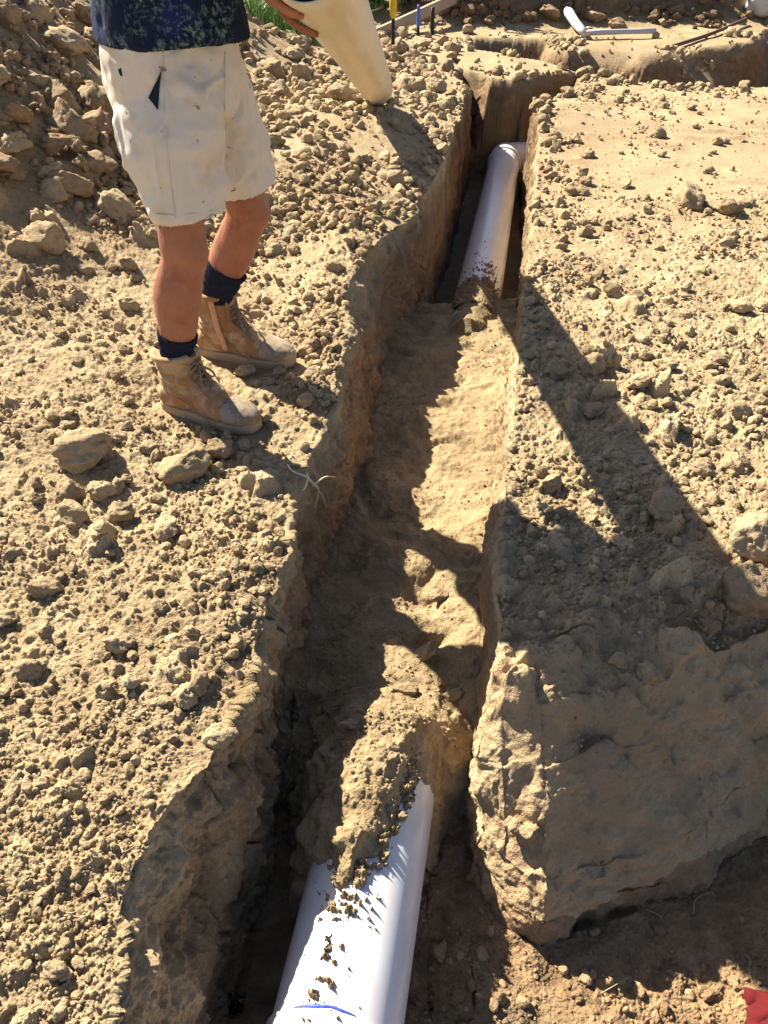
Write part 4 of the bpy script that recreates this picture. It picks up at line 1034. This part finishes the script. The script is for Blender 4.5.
# ------------------------------------------------------------------ far things
def gz(x, y): return float(height([x], [y])[0][0])
def bar(name, a, b, w_, h_, mat, parent=None, bev=.003):
    a = Vector(a); b = Vector(b); L = (b-a).length; bm = bmesh.new(); bmesh.ops.create_cube(bm, size=1)
    bmesh.ops.scale(bm, vec=(L, w_, h_), verts=bm.verts); bmesh.ops.bevel(bm, geom=list(bm.edges), offset=bev, segments=2, affect='EDGES')
    me = bm_mesh(bm, name, mat, False); o = link(name, me, parent); o.location = (a+b)/2; o.rotation_mode = 'QUATERNION'; o.rotation_quaternion = (b-a).to_track_quat('X', 'Z'); return o
a = un(374, 38, 0); b = un(463, 25, 0)
o = bar('timber_board', (a[0], a[1], gz(a[0], a[1])+.03), (b[0], b[1], gz(b[0], b[1])+.03), .045, .10, 'timber'); tag(o, 'weathered timber board on edge along the front of the plants', 'board')
def stake(px, py, h, label, cap=None, th=.018, mat='stake_black', lean=0, k_=1.8):
    p = un(px, py, 0); z = gz(p[0], p[1]); e = empty('stake', (p[0], p[1], z)); tag(e, label, 'stake', 'stakes by the timber board')
    bm = bmesh.new(); tube(bm, [(0, 0, -.05), (lean*.5, 0, h*.5), (lean, 0, h)], [th, th*.9, th*.85], seg=10, caps='flat', sub=2); link('stake_shaft', bm_mesh(bm, 'stake_shaft', mat), e)
    if cap:
        bm = bmesh.new(); tube(bm, [(lean, 0, h-.02), (lean, 0, h+.05), (lean, 0, h+.13), (lean, 0, h+.15)], [th*1.1, th*k_, th*k_*.9, th*1.0], seg=14, sub=2); link('stake_cap', bm_mesh(bm, 'stake_cap', cap), e)
    return e
stake(393, 50, .27, 'black stake with a yellow cap nearest the leaning pipe', 'yellow_plastic', .020)
stake(418, 36, .10, 'short peg with a bright blue top standing in front of the board', 'blue_plastic', .016, k_=1.2)
stake(432, 35, .24, 'plain black stake right of the blue topped peg', None, .022)
# white conduit lying flat with a short wider angled end
p0 = un(584, 40, 0); p1 = un(654, 38, 0); p2 = un(566, 27, 0)
e = empty('white_conduit', (p0[0], p0[1], gz(p0[0], p0[1])+.03)); tag(e, 'white plastic conduit bent in an L lying on the ground beyond the trenches', 'pipe')
L3 = lambda p, dz=.03: (p[0]-p0[0], p[1]-p0[1], gz(p[0], p[1])-gz(p0[0], p0[1])+dz)
bm = bmesh.new(); tube(bm, [L3(p0), L3((p0+p1)/2), L3(p1)], [.026, .024, .024], seg=14, caps='flat', sub=2); link('conduit_tube', bm_mesh(bm, 'conduit_tube', 'white_plastic'), e)
bm = bmesh.new(); tube(bm, [L3(p0), L3((p0*.5+p2*.5), .05), L3(p2, .06)], [.035, .045, .05], seg=14, caps='flat', sub=2); link('conduit_elbow', bm_mesh(bm, 'conduit_elbow', 'white_plastic'), e)
a = un(672, 49, 0); b = un(744, 27, 0)
bm = bmesh.new(); za = gz(a[0], a[1]); zb = gz(b[0], b[1]); m_ = (a+b)/2
tube(bm, [(0, 0, .02), (m_[0]-a[0], m_[1]-a[1], gz(m_[0], m_[1])-za+.03), (b[0]-a[0], b[1]-a[1], zb-za+.05)], [.018, .017, .017], seg=10, sub=4); o = link('dark_rod', bm_mesh(bm, 'dark_rod', 'rusty_rod')); o.location = (a[0], a[1], za); tag(o, 'long dark rod lying along the edge of the far trench', 'rod')
# white sack and white container at the upper right
p = un(764, 24, 0); e = empty('white_sack', (p[0], p[1], gz(p[0], p[1]))); tag(e, 'bulging white sack on the far edge at the upper right corner', 'sack')
bm = bmesh.new(); bmesh.ops.create_icosphere(bm, subdivisions=4, radius=1)
for v in bm.verts:
    q_ = np.array(v.co[:]); f_ = 1+.22*fbm3(np.array([q_[0]]), np.array([q_[1]]), np.array([q_[2]]), 2.3, 3, 5)[0]; v.co = Vector((q_[0]*.25*f_, q_[1]*.2*f_, (q_[2]*.15*f_+.13)))
link('sack_body', bm_mesh(bm, 'sack_body', 'white_plastic'), e)
bm = bmesh.new(); tube(bm, [(-.2, 0, .17), (-.25, .02, .22), (-.30, .03, .23)], [.045, .02, .05], seg=12); link('sack_neck', bm_mesh(bm, 'sack_neck', 'white_plastic'), e)
p = un(770, 56, -.2); e = empty('white_container', (p[0]+.1, p[1], gz(p[0]+.1, p[1]))); tag(e, 'white tub standing in the far trench at the right edge', 'tub')
bm = bmesh.new(); tube(bm, [(0, 0, 0), (0, 0, .15), (0, 0, .3)], [.12, .135, .14], seg=28, caps='flat', sub=3); link('tub_body', bm_mesh(bm, 'tub_body', 'white_plastic'), e)
bm = bmesh.new(); tube(bm, [(.14*math.cos(t_), .14*math.sin(t_), .3) for t_ in np.linspace(0, 2*math.pi, 30)], [.008]*30, seg=8, sub=1, caps=None); link('tub_rim', bm_mesh(bm, 'tub_rim', 'white_plastic'), e)
# plants behind the board
def blades(n, pts_fn, hmin, hmax, wd, mat, name, seed, lean=.45, leafy=False):
    r = np.random.default_rng(seed); V = []; Fc = []; o_ = 0
    for i in range(n):
        x, y, z = pts_fn(r); a = r.uniform(0, 6.283); h_ = r.uniform(hmin, hmax); ln = r.uniform(0, lean)*h_
        dx, dy = math.cos(a), math.sin(a); b_ = r.uniform(0, 6.28); wx, wy = math.cos(b_)*wd, math.sin(b_)*wd; m = 4
        for k in range(m+1):
            f = k/m; ww = (math.sin(math.pi*(f*.85+.12)) if leafy else 1-f*.9); cx = x+dx*ln*f*f; cy = y+dy*ln*f*f; cz = z+h_*(f-.25*f*f*lean*2)
            V += [(cx-wx*ww, cy-wy*ww, cz), (cx+wx*ww, cy+wy*ww, cz)]
        for k in range(m): Fc.append((o_+2*k, o_+2*k+1, o_+2*k+3, o_+2*k+2))
        o_ += 2*(m+1)
    return build_mesh(name, V, Fc, M(mat), smooth=False)
def grass_pt(r):
    px = r.uniform(228, 400); x = (px-384)/FP*9.2*.92+r.normal(0, .1); y = r.uniform(8.4, 11.5); return x, y, -.02
me = blades(5200, lambda r: (lambda x, y: (x, y, .05+macro(np.array([x]), np.array([y]), False)[4][0]-.06))(r.uniform(-2.1, -.25), r.uniform(8.3, 12.0)), .15, .5, .010, 'grass_blade', 'tall_grass', 31, .8)
tag(link('tall_grass', me), kind='stuff')
def bush(cx, cy, w_, h_, n, label, flowers=0, seed=0, name='leafy_plant'):
    z0 = gz(cx, cy); e = empty(name, (cx, cy, z0)); tag(e, label, 'plant', 'plants behind the timber board')
    r = random.Random(seed); bm = bmesh.new(); tips = []
    for k in range(9):
        a = r.uniform(0, 6.28); rr_ = w_*r.uniform(.3, .95); tip = (rr_*math.cos(a), rr_*math.sin(a), h_*r.uniform(.6, 1)); tips.append(tip)
        tube(bm, [(0, 0, -.03), (tip[0]*.4, tip[1]*.4, tip[2]*.55), tip], [.012, .008, .004], seg=6, sub=2)
    link('stem', bm_mesh(bm, 'stem', 'leaf'), e)
    def f(rn):
        k = rn.integers(0, 9); t_ = tips[k]; s = rn.uniform(.25, 1.05); return t_[0]*s*s+rn.normal(0, .05), t_[1]*s*s+rn.normal(0, .05), t_[2]*s+rn.normal(0, .04)-.05
    link('foliage', blades(n, f, .05, .13, .022, 'leaf', 'foliage', seed+1, 1.2, True), e)
    if flowers:
        r2 = random.Random(seed+5)
        for k in range(flowers):
            t_ = tips[k % 9]; x, y, z = t_[0]+r2.gauss(0, .05), t_[1]-abs(r2.gauss(0, .06)), h_*r2.uniform(.55, 1.05)
            bm = bmesh.new()
            for j in range(9):
                a = j/9*6.283; c_, s_2 = math.cos(a), math.sin(a); q_ = [bm.verts.new(v_) for v_ in ((0, 0, 0), (.03*c_-.016*s_2, .03*s_2+.016*c_, .012), (.062*c_, .062*s_2, .006), (.03*c_+.016*s_2, .03*s_2-.016*c_, .012))]; bm.faces.new(q_)
            bmesh.ops.create_icosphere(bm, subdivisions=1, radius=.014)
            o = link('flower', bm_mesh(bm, 'flower', 'petal', False), e); o.location = (x, y, z); o.rotation_euler = (r2.uniform(.2, .9), r2.uniform(-.4, .4), 0)
for i, (px, w_, h_, nl, fl, lab) in enumerate([(372, .28, .42, 420, 10, 'bushy plant full of yellow flowers right behind the leaning pipe'), (402, .28, .40, 420, 6, 'plant with a few yellow flowers behind the yellow capped stake'),
        (430, .30, .38, 480, 0, 'dark green plant behind the blue topped peg'), (458, .28, .36, 420, 2, 'green plant at the right end of the timber board'),
        (268, .34, .42, 520, 0, 'green plant behind the bank between the shirt and the hand')]):
    p = un(px, 22, 0); bush(p[0], p[1]+.1, w_, h_, nl, lab, fl, 900+i*10, 'flowering_plant' if fl else 'leafy_plant')
# ------------------------------------------------------------------ light, sky, camera
SH = np.array([.82, -.85])                    # shadow on level ground per metre of height
sd = Vector((-SH[0], -SH[1], 1)).normalized()
elev = math.asin(sd.z)
w = bpy.data.worlds.new('World'); bpy.context.scene.world = w; w.use_nodes = True
nt = w.node_tree; sky = nt.nodes.new('ShaderNodeTexSky'); sky.sky_type = 'NISHITA'; sky.sun_disc = False
sky.sun_elevation = elev; sky.sun_rotation = math.atan2(sd.x, sd.y); sky.air_density = .75; sky.dust_density = 1.0; sky.ozone_density = .3
nt.links.new(sky.outputs[0], nt.nodes['Background'].inputs[0]); nt.nodes['Background'].inputs[1].default_value = .05
sl = bpy.data.lights.new('sun', 'SUN'); sl.energy = 5.0; sl.angle = R(.53); sl.color = (1, .91, .75)
so = bpy.data.objects.new('sun', sl); C.objects.link(so); so.rotation_euler = (-sd).to_track_quat('-Z', 'Y').to_euler(); so.location = (-5, 5, 6)
cd = bpy.data.cameras.new('camera'); co_ = bpy.data.objects.new('camera', cd); C.objects.link(co_)
cd.sensor_fit = 'VERTICAL'; cd.sensor_height = 24; cd.lens = 24*FP/1024; cd.clip_end = 2000; cd.clip_start = .02
co_.location = (0, 0, CH); co_.rotation_euler = (math.pi/2-TH, 0, 0)
sc = bpy.context.scene; sc.camera = co_
sc.view_settings.view_transform = 'Standard'; sc.view_settings.look = 'None'; sc.view_settings.exposure = 1.85; sc.view_settings.gamma = 1
sc.cycles.max_bounces = 5; sc.cycles.diffuse_bounces = 2; sc.cycles.glossy_bounces = 2
sc.cycles.use_denoising = True; sc.cycles.denoiser = 'OPENIMAGEDENOISE'
